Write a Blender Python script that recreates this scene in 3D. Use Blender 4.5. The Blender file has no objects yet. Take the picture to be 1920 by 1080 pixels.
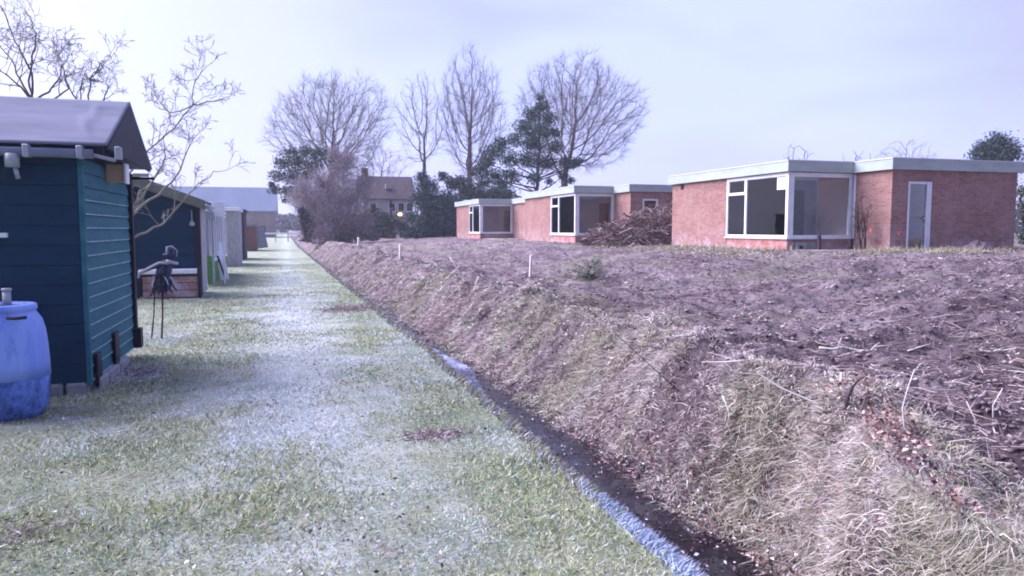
import bpy, math, random
import numpy as np
from mathutils import Vector, Matrix
R = math.radians
random.seed(7); RNG = np.random.default_rng(11)
S = bpy.context.scene
COL = S.collection

# ------------------------------------------------------------------ camera
F = 1387.0; EYE = 1.55; YAW = R(17); PIT = math.atan(110 / F)
fw = Vector((math.sin(YAW) * math.cos(PIT), math.cos(YAW) * math.cos(PIT), -math.sin(PIT)))
rt = Vector((math.cos(YAW), -math.sin(YAW), 0))
up = Vector((math.sin(YAW) * math.sin(PIT), math.cos(YAW) * math.sin(PIT), math.cos(PIT)))
cam = bpy.data.objects.new('camera', bpy.data.cameras.new('camera'))
COL.objects.link(cam)
cam.location = (0, 0, EYE); cam.rotation_euler = (math.pi / 2 - PIT, 0, -YAW)
cam.data.sensor_width = 36; cam.data.lens = 36 * F / 1920
cam.data.clip_start = 0.05; cam.data.clip_end = 4000
S.camera = cam

def ray(px, py):
    return fw + rt * ((px - 960) / F) + up * ((540 - py) / F)
def at_depth(px, py, D):
    return Vector((0, 0, EYE)) + ray(px, py) * D
def at_y(px, py, y):
    d = ray(px, py); return Vector((0, 0, EYE)) + d * (y / d.y)
def at_x(px, py, x):
    d = ray(px, py); return Vector((0, 0, EYE)) + d * (x / d.x)

# ------------------------------------------------------------------ noise
def _h(ix, iy, s):
    n = (ix.astype(np.int64) * 374761393 + iy.astype(np.int64) * 668265263 + s * 1274126177) & 0xffffffff
    n = ((n ^ (n >> 13)) * 1274126177) & 0xffffffff
    n = (n ^ (n >> 16)) & 0xffff
    return n / 65535.0
def vnoise(x, y, s=0):
    x0 = np.floor(x); y0 = np.floor(y); fx = x - x0; fy = y - y0
    fx = fx * fx * (3 - 2 * fx); fy = fy * fy * (3 - 2 * fy)
    a = _h(x0, y0, s); b = _h(x0 + 1, y0, s); c = _h(x0, y0 + 1, s); d = _h(x0 + 1, y0 + 1, s)
    return (a * (1 - fx) + b * fx) * (1 - fy) + (c * (1 - fx) + d * fx) * fy
def fbm(x, y, o=4, s=0):
    v = 0; a = .5; t = 0
    for i in range(o):
        v = v + a * vnoise(x * 2 ** i, y * 2 ** i, s + i * 17); t += a; a *= .5
    return v / t - .5
def sst(a, b, x):
    t = np.clip((x - a) / (b - a), 0, 1); return t * t * (3 - 2 * t)

def edge_x(y):
    """west lip of the ditch"""
    y = np.asarray(y, float)
    return 1.66 - .0108 * np.clip(y - 8, 0, 60) + .10 * (fbm(y * .45, y * 0 + 3.3, 3, 5)) + .05 * fbm(y * 2.2, y * 0, 2, 9)
def ditch_w(y):
    y = np.asarray(y, float)
    return np.interp(y, [1.6, 2.4, 3.4, 6, 10, 26, 60], [.45, .66, 1.0, .96, .84, .60, .55]) + .26 * fbm(y * .5, y * 0 + 9, 3, 8)
def lip_t(y):
    "distance from the west lip at which the bank grass ends and bare soil starts"
    y = np.asarray(y, float)
    return np.interp(y, [1.6, 2.3, 2.9, 3.8, 5.5, 7.3, 12, 60], [.80, .86, 1.22, 1.66, 1.74, 1.95, 2.1, 2.4]) + .30 * fbm(y * 1.1, y * 0 + 2, 3, 29)
def crest_z(y):
    y = np.asarray(y, float)
    return .53 + .18 * fbm(y * .6, y * 0 + 1, 2, 21)
def H(x, y):
    x = np.asarray(x, float); y = np.asarray(y, float)
    e = edge_x(y); w = ditch_w(y)
    lawn = .05 * fbm(x * .6, y * .6, 3, 31) + .018 * fbm(x * 5, y * 5, 3, 33)
    t = x - e
    lip = -.36 * sst(0.0, .30, t)
    lt = lip_t(y); rise = sst(w - .05, lt - .12, t)
    cz = crest_z(y) + .09 * np.exp(-((y - 3.6) / .6) ** 2) - .06 * sst(3, 2.2, y) + .06 * np.exp(-((y - 6.0) / 1.0) ** 2)
    farz = .87 + (cz - .87) * (1 - sst(4.5, 13.5, t))
    farz = farz + .05 - .15 * sst(lt - .15, lt + .45, t) * (1 - sst(5, 9, t))
    field = -.36 + (farz + .36) * rise
    rough = .74 * (.40 * fbm(x * .45, y * .6, 3, 41) + .40 * fbm(x * 1.5, y * 1.9, 3, 43) + .20 * fbm(x * 5, y * 6, 4, 45) - .10 * np.clip(1 - np.abs(fbm(x * .8, y * 1.3, 3, 47)) * 14, 0, 1))
    flat = 1 - .85 * sst(9.5, 13.5, x) * sst(12, 15.5, y)
    rough = rough * sst(w - .1, w + .7, t) * flat * (1 - .6 * sst(60, 120, y))
    z = np.where(t < 0, lawn, np.where(t < .3, lawn * (1 - sst(0, .3, t)) + lip, field + rough))
    z = np.where(t >= .3, z + .09 * fbm(x * 7, y * 7, 3, 51) + .36 * (fbm(x * 2.3, y * 2.3, 3, 53)) * sst(w - .05, w + .35, t) * (1 - sst(lt - .2, lt + .3, t)), z)
    return z
def hz(x, y):
    return float(H(np.array([x]), np.array([y]))[0])
def ground_px(px, py):
    d = ray(px, py); t = 1.5 * 1.003 ** np.arange(1600)
    k = np.argmax(EYE + d.z * t <= H(d.x * t, d.y * t)); return Vector((0, 0, EYE)) + d * float(t[k])

# ------------------------------------------------------------------ materials
def new_mat(name):
    m = bpy.data.materials.new(name); m.use_nodes = True
    nt = m.node_tree; b = nt.nodes['Principled BSDF']
    return m, nt, b
def N(nt, t, **kw):
    n = nt.nodes.new(t)
    for k, v in kw.items():
        if k in n.inputs: n.inputs[k].default_value = v
        else: setattr(n, k, v)
    return n
def ramp(nt, src, stops):
    r = nt.nodes.new('ShaderNodeValToRGB')
    el = r.color_ramp.elements
    while len(el) > 1: el.remove(el[0])
    el[0].position = stops[0][0]; el[0].color = (*stops[0][1], 1)
    for p, c in stops[1:]:
        e = el.new(p); e.color = (*c, 1)
    nt.links.new(src, r.inputs[0]); return r.outputs[0]
def pos(nt, scale=(1, 1, 1)):
    g = nt.nodes.new('ShaderNodeNewGeometry'); m = nt.nodes.new('ShaderNodeMapping')
    m.inputs['Scale'].default_value = scale
    nt.links.new(g.outputs['Position'], m.inputs[0]); return m.outputs[0]
def noise(nt, vec, scale, detail=4, rough=.6, dist=0):
    n = nt.nodes.new('ShaderNodeTexNoise')
    n.inputs['Scale'].default_value = scale; n.inputs['Detail'].default_value = detail
    n.inputs['Roughness'].default_value = rough; n.inputs['Distortion'].default_value = dist
    nt.links.new(vec, n.inputs['Vector']); return n.outputs['Fac']
def mix(nt, fac, a, b, mode='MIX'):
    m = nt.nodes.new('ShaderNodeMix'); m.data_type = 'RGBA'; m.blend_type = mode
    for i, v in ((0, fac), (6, a), (7, b)):
        if isinstance(v, (int, float)): m.inputs[i].default_value = v
        elif isinstance(v, tuple): m.inputs[i].default_value = (*v, 1)
        else: nt.links.new(v, m.inputs[i])
    return m.outputs[2]
def bump(nt, b, h, dist=.02, strength=.6):
    n = nt.nodes.new('ShaderNodeBump'); n.inputs['Distance'].default_value = dist
    n.inputs['Strength'].default_value = strength
    nt.links.new(h, n.inputs['Height']); nt.links.new(n.outputs[0], b.inputs['Normal'])
def weathered(name, c1, c2, scale=3, rough=.8, bscale=40, bd=.004, stretch=(1, 1, 1), metal=0, spec=.3, c3=None, c3t=(.55, .7)):
    m, nt, b = new_mat(name); v = pos(nt, stretch)
    c = ramp(nt, noise(nt, v, scale, 6, .65), [(.3, c1), (.7, c2)])
    if c3: c = mix(nt, ramp(nt, noise(nt, v, scale * 2.7, 6, .7), [(c3t[0], (0, 0, 0)), (c3t[1], (1, 1, 1))]), c, c3)
    nt.links.new(c, b.inputs['Base Color']); b.inputs['Roughness'].default_value = rough
    b.inputs['Metallic'].default_value = metal; b.inputs['Specular IOR Level'].default_value = spec
    bump(nt, b, noise(nt, v, bscale, 4), bd, .6)
    return m
def attr_mat(name, rough=.85, spec=.15, sub=0, var=None):
    m, nt, b = new_mat(name)
    a = nt.nodes.new('ShaderNodeAttribute'); a.attribute_name = 'Col'
    nt.links.new(a.outputs['Color'], b.inputs['Base Color'])
    b.inputs['Roughness'].default_value = rough; b.inputs['Specular IOR Level'].default_value = spec
    return m

M = {}
M['leafy'] = attr_mat('plant_tissue')
M['bark'] = weathered('bark', (.07, .05, .06), (.16, .12, .13), 8, .95, 30, .01, (1, 1, .3), spec=.1)
M['bark_pale'] = weathered('lichened_bark', (.15, .14, .13), (.34, .32, .28), 6, .95, 30, .008, spec=.1)
M['bark_dark'] = weathered('dark_bark', (.03, .025, .03), (.08, .06, .07), 8, .95, 30, .01, spec=.1)
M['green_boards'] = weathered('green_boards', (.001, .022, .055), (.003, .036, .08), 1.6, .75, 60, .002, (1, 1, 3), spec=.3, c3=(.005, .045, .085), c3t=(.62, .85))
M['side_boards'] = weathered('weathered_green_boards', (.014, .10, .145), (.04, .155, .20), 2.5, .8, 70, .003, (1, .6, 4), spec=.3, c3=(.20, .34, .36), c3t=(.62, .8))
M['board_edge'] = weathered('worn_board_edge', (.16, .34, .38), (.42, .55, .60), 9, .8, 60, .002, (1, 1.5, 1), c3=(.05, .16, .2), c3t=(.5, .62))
M['black_paint'] = weathered('black_paint', (.004, .006, .02), (.012, .014, .035), 4, .6, 60, .002)
M['felt'] = weathered('roofing_felt', (.11, .125, .18), (.19, .205, .28), 1.3, .9, 90, .004, (.5, 2, 2), spec=.2)
M['felt_dark'] = weathered('mossy_felt', (.10, .11, .10), (.20, .20, .17), 2, .95, 60, .01, spec=.1, c3=(.10, .16, .07))
M['gutter'] = weathered('grey_plastic', (.09, .12, .18), (.17, .20, .27), 5, .45, 50, .001, spec=.5)
M['gutter_light'] = weathered('pale_plastic', (.22, .25, .30), (.33, .36, .41), 5, .45, 50, .001, spec=.5)
M['raw_wood'] = weathered('raw_timber', (.34, .24, .17), (.48, .35, .25), 12, .8, 60, .002, (1, 1, 8))
M['white_paint'] = weathered('white_paint', (.66, .68, .74), (.80, .82, .86), 3, .5, 40, .001, spec=.4, c3=(.50, .52, .55), c3t=(.62, .8))
M['grey_wood'] = weathered('silvered_timber', (.26, .27, .31), (.48, .48, .52), 5, .9, 50, .003, (3, 3, .6), c3=(.16, .15, .19), c3t=(.55, .7))
M['dark_wood'] = weathered('dark_timber', (.035, .03, .045), (.09, .075, .10), 5, .9, 50, .003, (3, 3, .6))
M['brown_wood'] = weathered('brown_timber', (.13, .07, .07), (.24, .14, .13), 5, .9, 50, .003, (3, 3, .6))
M['concrete'] = weathered('concrete', (.16, .18, .20), (.34, .36, .37), 4, .95, 50, .005, c3=(.12, .17, .11), c3t=(.55, .7))
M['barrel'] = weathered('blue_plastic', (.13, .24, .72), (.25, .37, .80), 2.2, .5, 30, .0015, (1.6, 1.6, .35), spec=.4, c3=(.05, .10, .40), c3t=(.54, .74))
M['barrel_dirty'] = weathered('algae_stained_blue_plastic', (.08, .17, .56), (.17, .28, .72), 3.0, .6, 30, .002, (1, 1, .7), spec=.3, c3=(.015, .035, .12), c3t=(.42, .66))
M['cap_black'] = weathered('dark_rubber', (.006, .008, .02), (.02, .02, .04), 5, .7, 60, .001)
M['fascia'] = weathered('painted_fascia', (.31, .37, .36), (.43, .49, .47), 1.2, .65, 50, .002, (1, 1, 4), c3=(.30, .40, .42), c3t=(.55, .75))
M['roof_edge'] = weathered('roof_edge_trim', (.46, .49, .50), (.60, .62, .64), 3, .6, 50, .002)
M['gravel_roof'] = weathered('gravel_roof', (.22, .22, .22), (.34, .33, .33), 14, .95, 60, .01)
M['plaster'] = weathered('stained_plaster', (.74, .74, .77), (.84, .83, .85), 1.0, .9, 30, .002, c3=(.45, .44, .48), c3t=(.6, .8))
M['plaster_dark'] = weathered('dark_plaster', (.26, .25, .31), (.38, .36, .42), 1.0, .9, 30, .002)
M['floor_in'] = weathered('bare_floor', (.28, .26, .27), (.40, .37, .37), 2, .9)
M['roof_tile'] = weathered('clay_roof_tiles', (.07, .05, .062), (.11, .08, .095), 1.5, .9, 12, .05, (1, 1, 1.5), c3=(.10, .10, .10), c3t=(.55, .7))
M['white_wall'] = weathered('white_render', (.30, .29, .33), (.44, .42, .46), .7, .9, 20, .004)
M['barn_roof'] = weathered('sheet_roof', (.13, .17, .25), (.17, .21, .30), .3, .9, 8, .01, (2, .3, .3), spec=.03)
M['barn_wall'] = weathered('barn_brick', (.17, .13, .15), (.26, .2, .22), .8, .9, 8, .02)
M['rag_dark'] = weathered('dark_rag', (.012, .014, .04), (.06, .06, .12), 14, .95, 60, .004, c3=(.30, .31, .40), c3t=(.58, .66))
M['rag_pale'] = weathered('pale_rag', (.28, .30, .40), (.48, .48, .58), 10, .95, 60, .004)
M['stake'] = weathered('pale_stake_timber', (.55, .50, .48), (.78, .72, .70), 6, .8, 50, .002)
M['peeled'] = weathered('peeled_wood', (.50, .46, .44), (.80, .76, .76), 14, .8, 50, .002)
M['redpaint'] = weathered('marking_paint', (.85, .16, .10), (.95, .30, .22), 14, .7, 50, .001)
M['green_tarp'] = weathered('green_mesh', (.05, .18, .06), (.14, .34, .12), 5, .8, 50, .004, (1, 1, 6))

def brick_mat(name, tint=1.0, ax='y'):
    m, nt, b = new_mat(name)
    g = nt.nodes.new('ShaderNodeNewGeometry'); sp = nt.nodes.new('ShaderNodeSeparateXYZ'); cb = nt.nodes.new('ShaderNodeCombineXYZ')
    ad = nt.nodes.new('ShaderNodeMath'); ad.operation = 'ADD'
    nt.links.new(g.outputs['Position'], sp.inputs[0])
    nt.links.new(sp.outputs['X'], ad.inputs[0]); nt.links.new(sp.outputs['Y'], ad.inputs[1])
    nt.links.new(ad.outputs[0], cb.inputs[0]); nt.links.new(sp.outputs['Z'], cb.inputs[1])
    br = nt.nodes.new('ShaderNodeTexBrick')
    br.inputs['Scale'].default_value = 1; br.inputs['Brick Width'].default_value = .22; br.inputs['Row Height'].default_value = .065
    br.inputs['Mortar Size'].default_value = .007; br.inputs['Mortar Smooth'].default_value = .3
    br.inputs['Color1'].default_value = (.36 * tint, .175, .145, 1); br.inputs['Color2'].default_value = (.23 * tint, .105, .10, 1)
    br.inputs['Mortar'].default_value = (.36, .29, .29, 1)
    nt.links.new(cb.outputs[0], br.inputs['Vector'])
    v = pos(nt)
    c = mix(nt, ramp(nt, noise(nt, v, 1.1, 6, .7), [(.42, (0, 0, 0)), (.68, (.45, .45, .45))]), br.outputs['Color'], (.44, .31, .28))
    c = mix(nt, ramp(nt, noise(nt, v, 5, 6, .7), [(.50, (0, 0, 0)), (.72, (.45, .45, .45))]), c, (.17, .09, .09))
    # lime bloom and dirt splashed up from the bare ground: has its own ragged shape
    low = nt.nodes.new('ShaderNodeMapRange'); low.inputs['From Min'].default_value = 1.75; low.inputs['From Max'].default_value = .9
    nt.links.new(sp.outputs['Z'], low.inputs['Value'])
    mu = nt.nodes.new('ShaderNodeMath'); mu.operation = 'MULTIPLY'
    nt.links.new(low.outputs[0], mu.inputs[0])
    nt.links.new(ramp(nt, noise(nt, v, 2.6, 8, .75), [(.46, (0, 0, 0)), (.62, (.8, .8, .8))]), mu.inputs[1])
    c = mix(nt, mu.outputs[0], c, (.55, .44, .50))
    nt.links.new(c, b.inputs['Base Color']); b.inputs['Roughness'].default_value = .92
    b.inputs['Specular IOR Level'].default_value = .15
    bump(nt, b, br.outputs['Fac'], -.006, .5)
    return m
M['brick'] = brick_mat('red_brick')
M['brick_glow'] = brick_mat('glow_tinted_brick', 1.55)  # redder tint paints the pinkish glow below the corner windows

def glass_mat(name, tint=(.96, .97, .98), refl=0.02, rough=.02):
    m, nt, b = new_mat(name); nt.nodes.remove(b)
    out = nt.nodes['Material Output']
    tr = N(nt, 'ShaderNodeBsdfTransparent'); tr.inputs[0].default_value = (*tint, 1)
    gl = N(nt, 'ShaderNodeBsdfGlossy'); gl.inputs['Roughness'].default_value = rough; gl.inputs[0].default_value = (.9, .9, .95, 1)
    fr = N(nt, 'ShaderNodeFresnel'); fr.inputs[0].default_value = 1.36
    ad = N(nt, 'ShaderNodeMath'); ad.operation = 'ADD'; ad.inputs[1].default_value = refl
    nt.links.new(fr.outputs[0], ad.inputs[0])
    v = pos(nt); bm = nt.nodes.new('ShaderNodeBump'); bm.inputs['Distance'].default_value = .002; bm.inputs['Strength'].default_value = .3
    nt.links.new(noise(nt, v, 3, 2), bm.inputs['Height']); nt.links.new(bm.outputs[0], gl.inputs['Normal'])
    mx = N(nt, 'ShaderNodeMixShader'); nt.links.new(ad.outputs[0], mx.inputs[0])
    nt.links.new(tr.outputs[0], mx.inputs[1]); nt.links.new(gl.outputs[0], mx.inputs[2])
    nt.links.new(mx.outputs[0], out.inputs[0])
    return m
M['glass'] = glass_mat('window_glass')
M['glass_dusty'] = glass_mat('greenhouse_glass', (.62, .68, .75), .10, .15)

# ---- lawn: green and yellow turf, frost lying in patches, dead leaves
def lawn_mat():
    m, nt, b = new_mat('frosted_turf')
    v = pos(nt)
    c = ramp(nt, noise(nt, v, 1.1, 5, .6), [(.32, (.17, .22, .12)), (.5, (.32, .37, .20)), (.66, (.48, .49, .30))])
    c = mix(nt, ramp(nt, noise(nt, v, 34, 5, .75), [(.40, (0, 0, 0)), (.62, (.65, .65, .65))]), c, (.035, .06, .045))
    c = mix(nt, ramp(nt, noise(nt, v, .8, 4, .6), [(.56, (0, 0, 0)), (.70, (.6, .6, .6))]), c, (.24, .18, .17))
    sp = nt.nodes.new('ShaderNodeSeparateXYZ'); g = nt.nodes.new('ShaderNodeNewGeometry'); nt.links.new(g.outputs['Position'], sp.inputs[0])
    # worn, frosted track down the middle of the path
    d = nt.nodes.new('ShaderNodeMath'); d.operation = 'ADD'; d.inputs[1].default_value = -.05
    nt.links.new(sp.outputs['X'], d.inputs[0])
    ab = nt.nodes.new('ShaderNodeMath'); ab.operation = 'ABSOLUTE'; nt.links.new(d.outputs[0], ab.inputs[0])
    mr = nt.nodes.new('ShaderNodeMapRange'); mr.inputs['From Min'].default_value = 1.25; mr.inputs['From Max'].default_value = .1
    mr.inputs['To Min'].default_value = -.07; mr.inputs['To Max'].default_value = .11
    nt.links.new(ab.outputs[0], mr.inputs['Value'])
    ad = nt.nodes.new('ShaderNodeMath'); ad.operation = 'ADD'
    nt.links.new(noise(nt, v, 1.3, 12, .78, .3), ad.inputs[0]); nt.links.new(mr.outputs[0], ad.inputs[1])
    ny = nt.nodes.new('ShaderNodeMapRange'); ny.inputs['From Min'].default_value = 6.5; ny.inputs['From Max'].default_value = 3; ny.inputs['To Max'].default_value = -.06
    nt.links.new(sp.outputs['Y'], ny.inputs['Value']); ad2 = nt.nodes.new('ShaderNodeMath'); ad2.operation = 'ADD'
    nt.links.new(ad.outputs[0], ad2.inputs[0]); nt.links.new(ny.outputs[0], ad2.inputs[1]); ad = ad2
    nf = nt.nodes.new('ShaderNodeMapRange'); nf.inputs['From Min'].default_value = 12; nf.inputs['From Max'].default_value = 30; nf.inputs['To Max'].default_value = -.11
    nt.links.new(sp.outputs['Y'], nf.inputs['Value']); ad3 = nt.nodes.new('ShaderNodeMath'); ad3.operation = 'ADD'
    nt.links.new(ad.outputs[0], ad3.inputs[0]); nt.links.new(nf.outputs[0], ad3.inputs[1]); ad = ad3
    fr = ramp(nt, ad.outputs[0], [(.42, (.20, .20, .20)), (.62, (.85, .85, .85))])
    fine = ramp(nt, noise(nt, v, 30, 6, .8), [(.34, (.15, .15, .15)), (.58, (1, 1, 1))])
    mm = mix(nt, 1.0, fr, fine, 'MULTIPLY')
    c = mix(nt, mm, c, (.70, .76, .82))
    nt.links.new(c, b.inputs['Base Color']); b.inputs['Roughness'].default_value = .9; b.inputs['Specular IOR Level'].default_value = .2
    bump(nt, b, noise(nt, v, 22, 6, .8), .05, 1.0)
    return m
M['lawn'] = lawn_mat()
def field_mat():
    m, nt, b = new_mat('churned_soil')
    v = pos(nt)
    c = ramp(nt, noise(nt, v, .8, 7, .7, .5), [(.34, (.13, .095, .11)), (.5, (.26, .205, .235)), (.64, (.40, .335, .36))])
    c = mix(nt, ramp(nt, noise(nt, v, 9, 7, .8), [(.40, (1, 1, 1)), (.52, (0, 0, 0))]), c, (.05, .03, .045))
    c = mix(nt, ramp(nt, noise(nt, v, 28, 6, .85), [(.56, (0, 0, 0)), (.68, (.75, .75, .75))]), c, (.50, .42, .43))
    c = mix(nt, ramp(nt, noise(nt, v, .35, 4, .6), [(.50, (0, 0, 0)), (.64, (.5, .5, .5))]), c, (.27, .27, .18))
    nt.links.new(c, b.inputs['Base Color']); b.inputs['Roughness'].default_value = .95; b.inputs['Specular IOR Level'].default_value = .12
    bump(nt, b, noise(nt, v, 12, 8, .8), .10, 1.0)
    return m
M['field'] = field_mat()
def mud_mat():
    m, nt, b = new_mat('ditch_mud'); v = pos(nt)
    c = ramp(nt, noise(nt, v, 6, 6, .7), [(.35, (.008, .006, .010)), (.65, (.03, .021, .03))])
    nt.links.new(c, b.inputs['Base Color']); b.inputs['Roughness'].default_value = .42
    bump(nt, b, noise(nt, v, 18, 6, .7), .04, .9); return m
M['mud'] = mud_mat()
def water_mat():
    m, nt, b = new_mat('ice_skinned_water'); v = pos(nt)
    f = noise(nt, v, 2.2, 7, .7, .6)
    c = ramp(nt, f, [(.40, (.02, .022, .035)), (.54, (.13, .15, .26)), (.62, (.36, .39, .56))])
    nt.links.new(c, b.inputs['Base Color'])
    nt.links.new(ramp(nt, f, [(.4, (.12, .12, .12)), (.6, (.55, .55, .55))]), b.inputs['Roughness'])
    b.inputs['Specular IOR Level'].default_value = .6
    bump(nt, b, noise(nt, v, 14, 5, .7), .01, .5); return m
M['water'] = water_mat()
m_, nt_w, b_ = new_mat('dark_standing_water'); v_ = pos(nt_w)
nt_w.links.new(ramp(nt_w, noise(nt_w, v_, 7, 6, .7), [(.4, (.006, .005, .009)), (.7, (.03, .022, .03))]), b_.inputs['Base Color'])
nt_w.links.new(ramp(nt_w, noise(nt_w, v_, 5, 5, .6), [(.4, (.08, .08, .08)), (.65, (.5, .5, .5))]), b_.inputs['Roughness']); bump(nt_w, b_, noise(nt_w, v_, 16, 4, .6), .006, .5)
M['wet'] = m_
def emit_mat(name, col, s):
    m, nt, b = new_mat(name); b.inputs['Emission Color'].default_value = (*col, 1); b.inputs['Emission Strength'].default_value = s
    b.inputs['Base Color'].default_value = (.8, .6, .3, 1)
    v = pos(nt); nt.links.new(ramp(nt, noise(nt, v, 3), [(.3, (.8, .5, .2)), (.7, (.9, .6, .3))]), b.inputs['Base Color'])
    return m
M['lamp'] = emit_mat('lit_lamp', (1, .42, .08), 5)

# ------------------------------------------------------------------ object helpers
def tag(o, label=None, cat=None, group=None, kind=None):
    if label: o['label'] = label
    if cat: o['category'] = cat
    if group: o['group'] = group
    if kind: o['kind'] = kind
    return o
def thing(name, loc, label, cat, group=None):
    o = bpy.data.objects.new(name, None); COL.objects.link(o); o.location = loc; o.empty_display_size = .2
    return tag(o, label, cat, group)
def origin_of(o):
    v = Vector(o.location)
    while o.parent: o = o.parent; v = v + Vector(o.location)
    return v
def link_mesh(name, me, mat, parent=None, origin=(0, 0, 0)):
    o = bpy.data.objects.new(name, me); COL.objects.link(o)
    for mm in (mat if isinstance(mat, (list, tuple)) else [mat]): me.materials.append(mm)
    if parent is not None: o.parent = parent
    else: o.location = origin
    return o
class MB:
    def __init__(s): s.v = []; s.f = []
    def quadbox(s, c):  # 8 corners: bottom 4 ccw, top 4 ccw
        n = len(s.v); s.v += [tuple(p) for p in c]
        s.f += [(n, n + 3, n + 2, n + 1), (n + 4, n + 5, n + 6, n + 7), (n, n + 1, n + 5, n + 4), (n + 1, n + 2, n + 6, n + 5), (n + 2, n + 3, n + 7, n + 6), (n + 3, n, n + 4, n + 7)]
        return s
    def box(s, x0, x1, y0, y1, z0, z1):
        x0, x1 = min(x0, x1), max(x0, x1); y0, y1 = min(y0, y1), max(y0, y1); z0, z1 = min(z0, z1), max(z0, z1)
        return s.quadbox([(x0, y0, z0), (x1, y0, z0), (x1, y1, z0), (x0, y1, z0), (x0, y0, z1), (x1, y0, z1), (x1, y1, z1), (x0, y1, z1)])
    def bar(s, a, b, w, h, upv=(0, 0, 1)):
        a = Vector(a); b = Vector(b); d = (b - a).normalized(); sd = d.cross(Vector(upv))
        if sd.length < 1e-4: sd = d.cross(Vector((1, 0, 0)))
        sd.normalize(); u = sd.cross(d).normalized(); sd *= w / 2; u *= h / 2
        return s.quadbox([a - sd - u, a + sd - u, b + sd - u, b - sd - u, a - sd + u, a + sd + u, b + sd + u, b - sd + u])
    def tube(s, pts, rad, n=8, cap=True):
        pts = [Vector(p) for p in pts]; rad = rad if isinstance(rad, (list, tuple)) else [rad] * len(pts)
        base = len(s.v); ref = None
        for i, p in enumerate(pts):
            d = (pts[min(i + 1, len(pts) - 1)] - pts[max(i - 1, 0)]).normalized()
            if ref is None: ref = Vector((0, 0, 1)) if abs(d.z) < .9 else Vector((1, 0, 0))
            a = d.cross(ref).normalized(); b2 = d.cross(a).normalized(); ref = a.cross(d)
            for k in range(n):
                t = 2 * math.pi * k / n; s.v.append(tuple(p + (a * math.cos(t) + b2 * math.sin(t)) * rad[i]))
        for i in range(len(pts) - 1):
            for k in range(n):
                k2 = (k + 1) % n; A = base + i * n
                s.f.append((A + k, A + k2, A + n + k2, A + n + k))
        if cap: s.f.append(tuple(base + k for k in range(n))); s.f.append(tuple(base + (len(pts) - 1) * n + k for k in reversed(range(n))))
        return s
    def lathe(s, c, prof, n=32, ax=1, ay=1):
        base = len(s.v)
        for r_, z in prof:
            for k in range(n):
                t = 2 * math.pi * k / n; s.v.append((c[0] + r_ * ax * math.cos(t), c[1] + r_ * ay * math.sin(t), c[2] + z))
        for i in range(len(prof) - 1):
            for k in range(n):
                k2 = (k + 1) % n; s.f.append((base + i * n + k, base + i * n + k2, base + (i + 1) * n + k2, base + (i + 1) * n + k))
        s.f.append(tuple(base + k for k in reversed(range(n)))); s.f.append(tuple(base + (len(prof) - 1) * n + k for k in range(n)))
        return s
    def prism(s, poly, d):  # extrude polygon (list of 3d pts) along vector d
        n = len(s.v); k = len(poly); d = Vector(d)
        s.v += [tuple(Vector(p)) for p in poly] + [tuple(Vector(p) + d) for p in poly]
        s.f.append(tuple(n + i for i in reversed(range(k)))); s.f.append(tuple(n + k + i for i in range(k)))
        for i in range(k): j = (i + 1) % k; s.f.append((n + i, n + j, n + k + j, n + k + i))
        return s
    def build(s, name, mat, parent=None, origin=None, smooth=False, bevel=0, label=None):
        o0 = origin_of(parent) if parent is not None else Vector(origin if origin is not None else s.v[0])
        me = bpy.data.meshes.new(name); me.from_pydata([tuple(Vector(v) - o0) for v in s.v], [], s.f); me.update()
        import bmesh
        bm = bmesh.new(); bm.from_mesh(me); bmesh.ops.recalc_face_normals(bm, faces=bm.faces); bm.to_mesh(me); bm.free()
        if smooth:
            for p in me.polygons: p.use_smooth = True
        o = link_mesh(name, me, mat, parent, o0)
        if bevel:
            b = o.modifiers.new('bevel', 'BEVEL'); b.width = bevel; b.segments = 1; b.limit_method = 'ANGLE'
        if label: o['label'] = label
        return o
def np_mesh(name, V, Fc, nside, mat, parent=None, origin=(0, 0, 0), col=None, smooth=False):
    """V (n,3) float world, Fc (m,nside) int; col (n,3) per-vertex colours"""
    o0 = origin_of(parent) if parent is not None else Vector(origin)
    me = bpy.data.meshes.new(name)
    V = np.asarray(V, np.float32) - np.array(o0, np.float32)
    m = len(Fc); me.vertices.add(len(V)); me.vertices.foreach_set('co', V.ravel())
    me.loops.add(m * nside); me.loops.foreach_set('vertex_index', np.asarray(Fc, np.int32).ravel())
    me.polygons.add(m); me.polygons.foreach_set('loop_start', np.arange(0, m * nside, nside, dtype=np.int32))
    try: me.polygons.foreach_set('loop_total', np.full(m, nside, np.int32))
    except Exception: pass
    if smooth: me.polygons.foreach_set('use_smooth', np.ones(m, bool))
    if col is not None:
        a = me.color_attributes.new('Col', 'FLOAT_COLOR', 'POINT')
        c4 = np.ones((len(V), 4), np.float32); c4[:, :3] = col; a.data.foreach_set('color', c4.ravel())
    me.update(calc_edges=True); me.validate()
    return link_mesh(name, me, mat, parent, o0)

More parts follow.
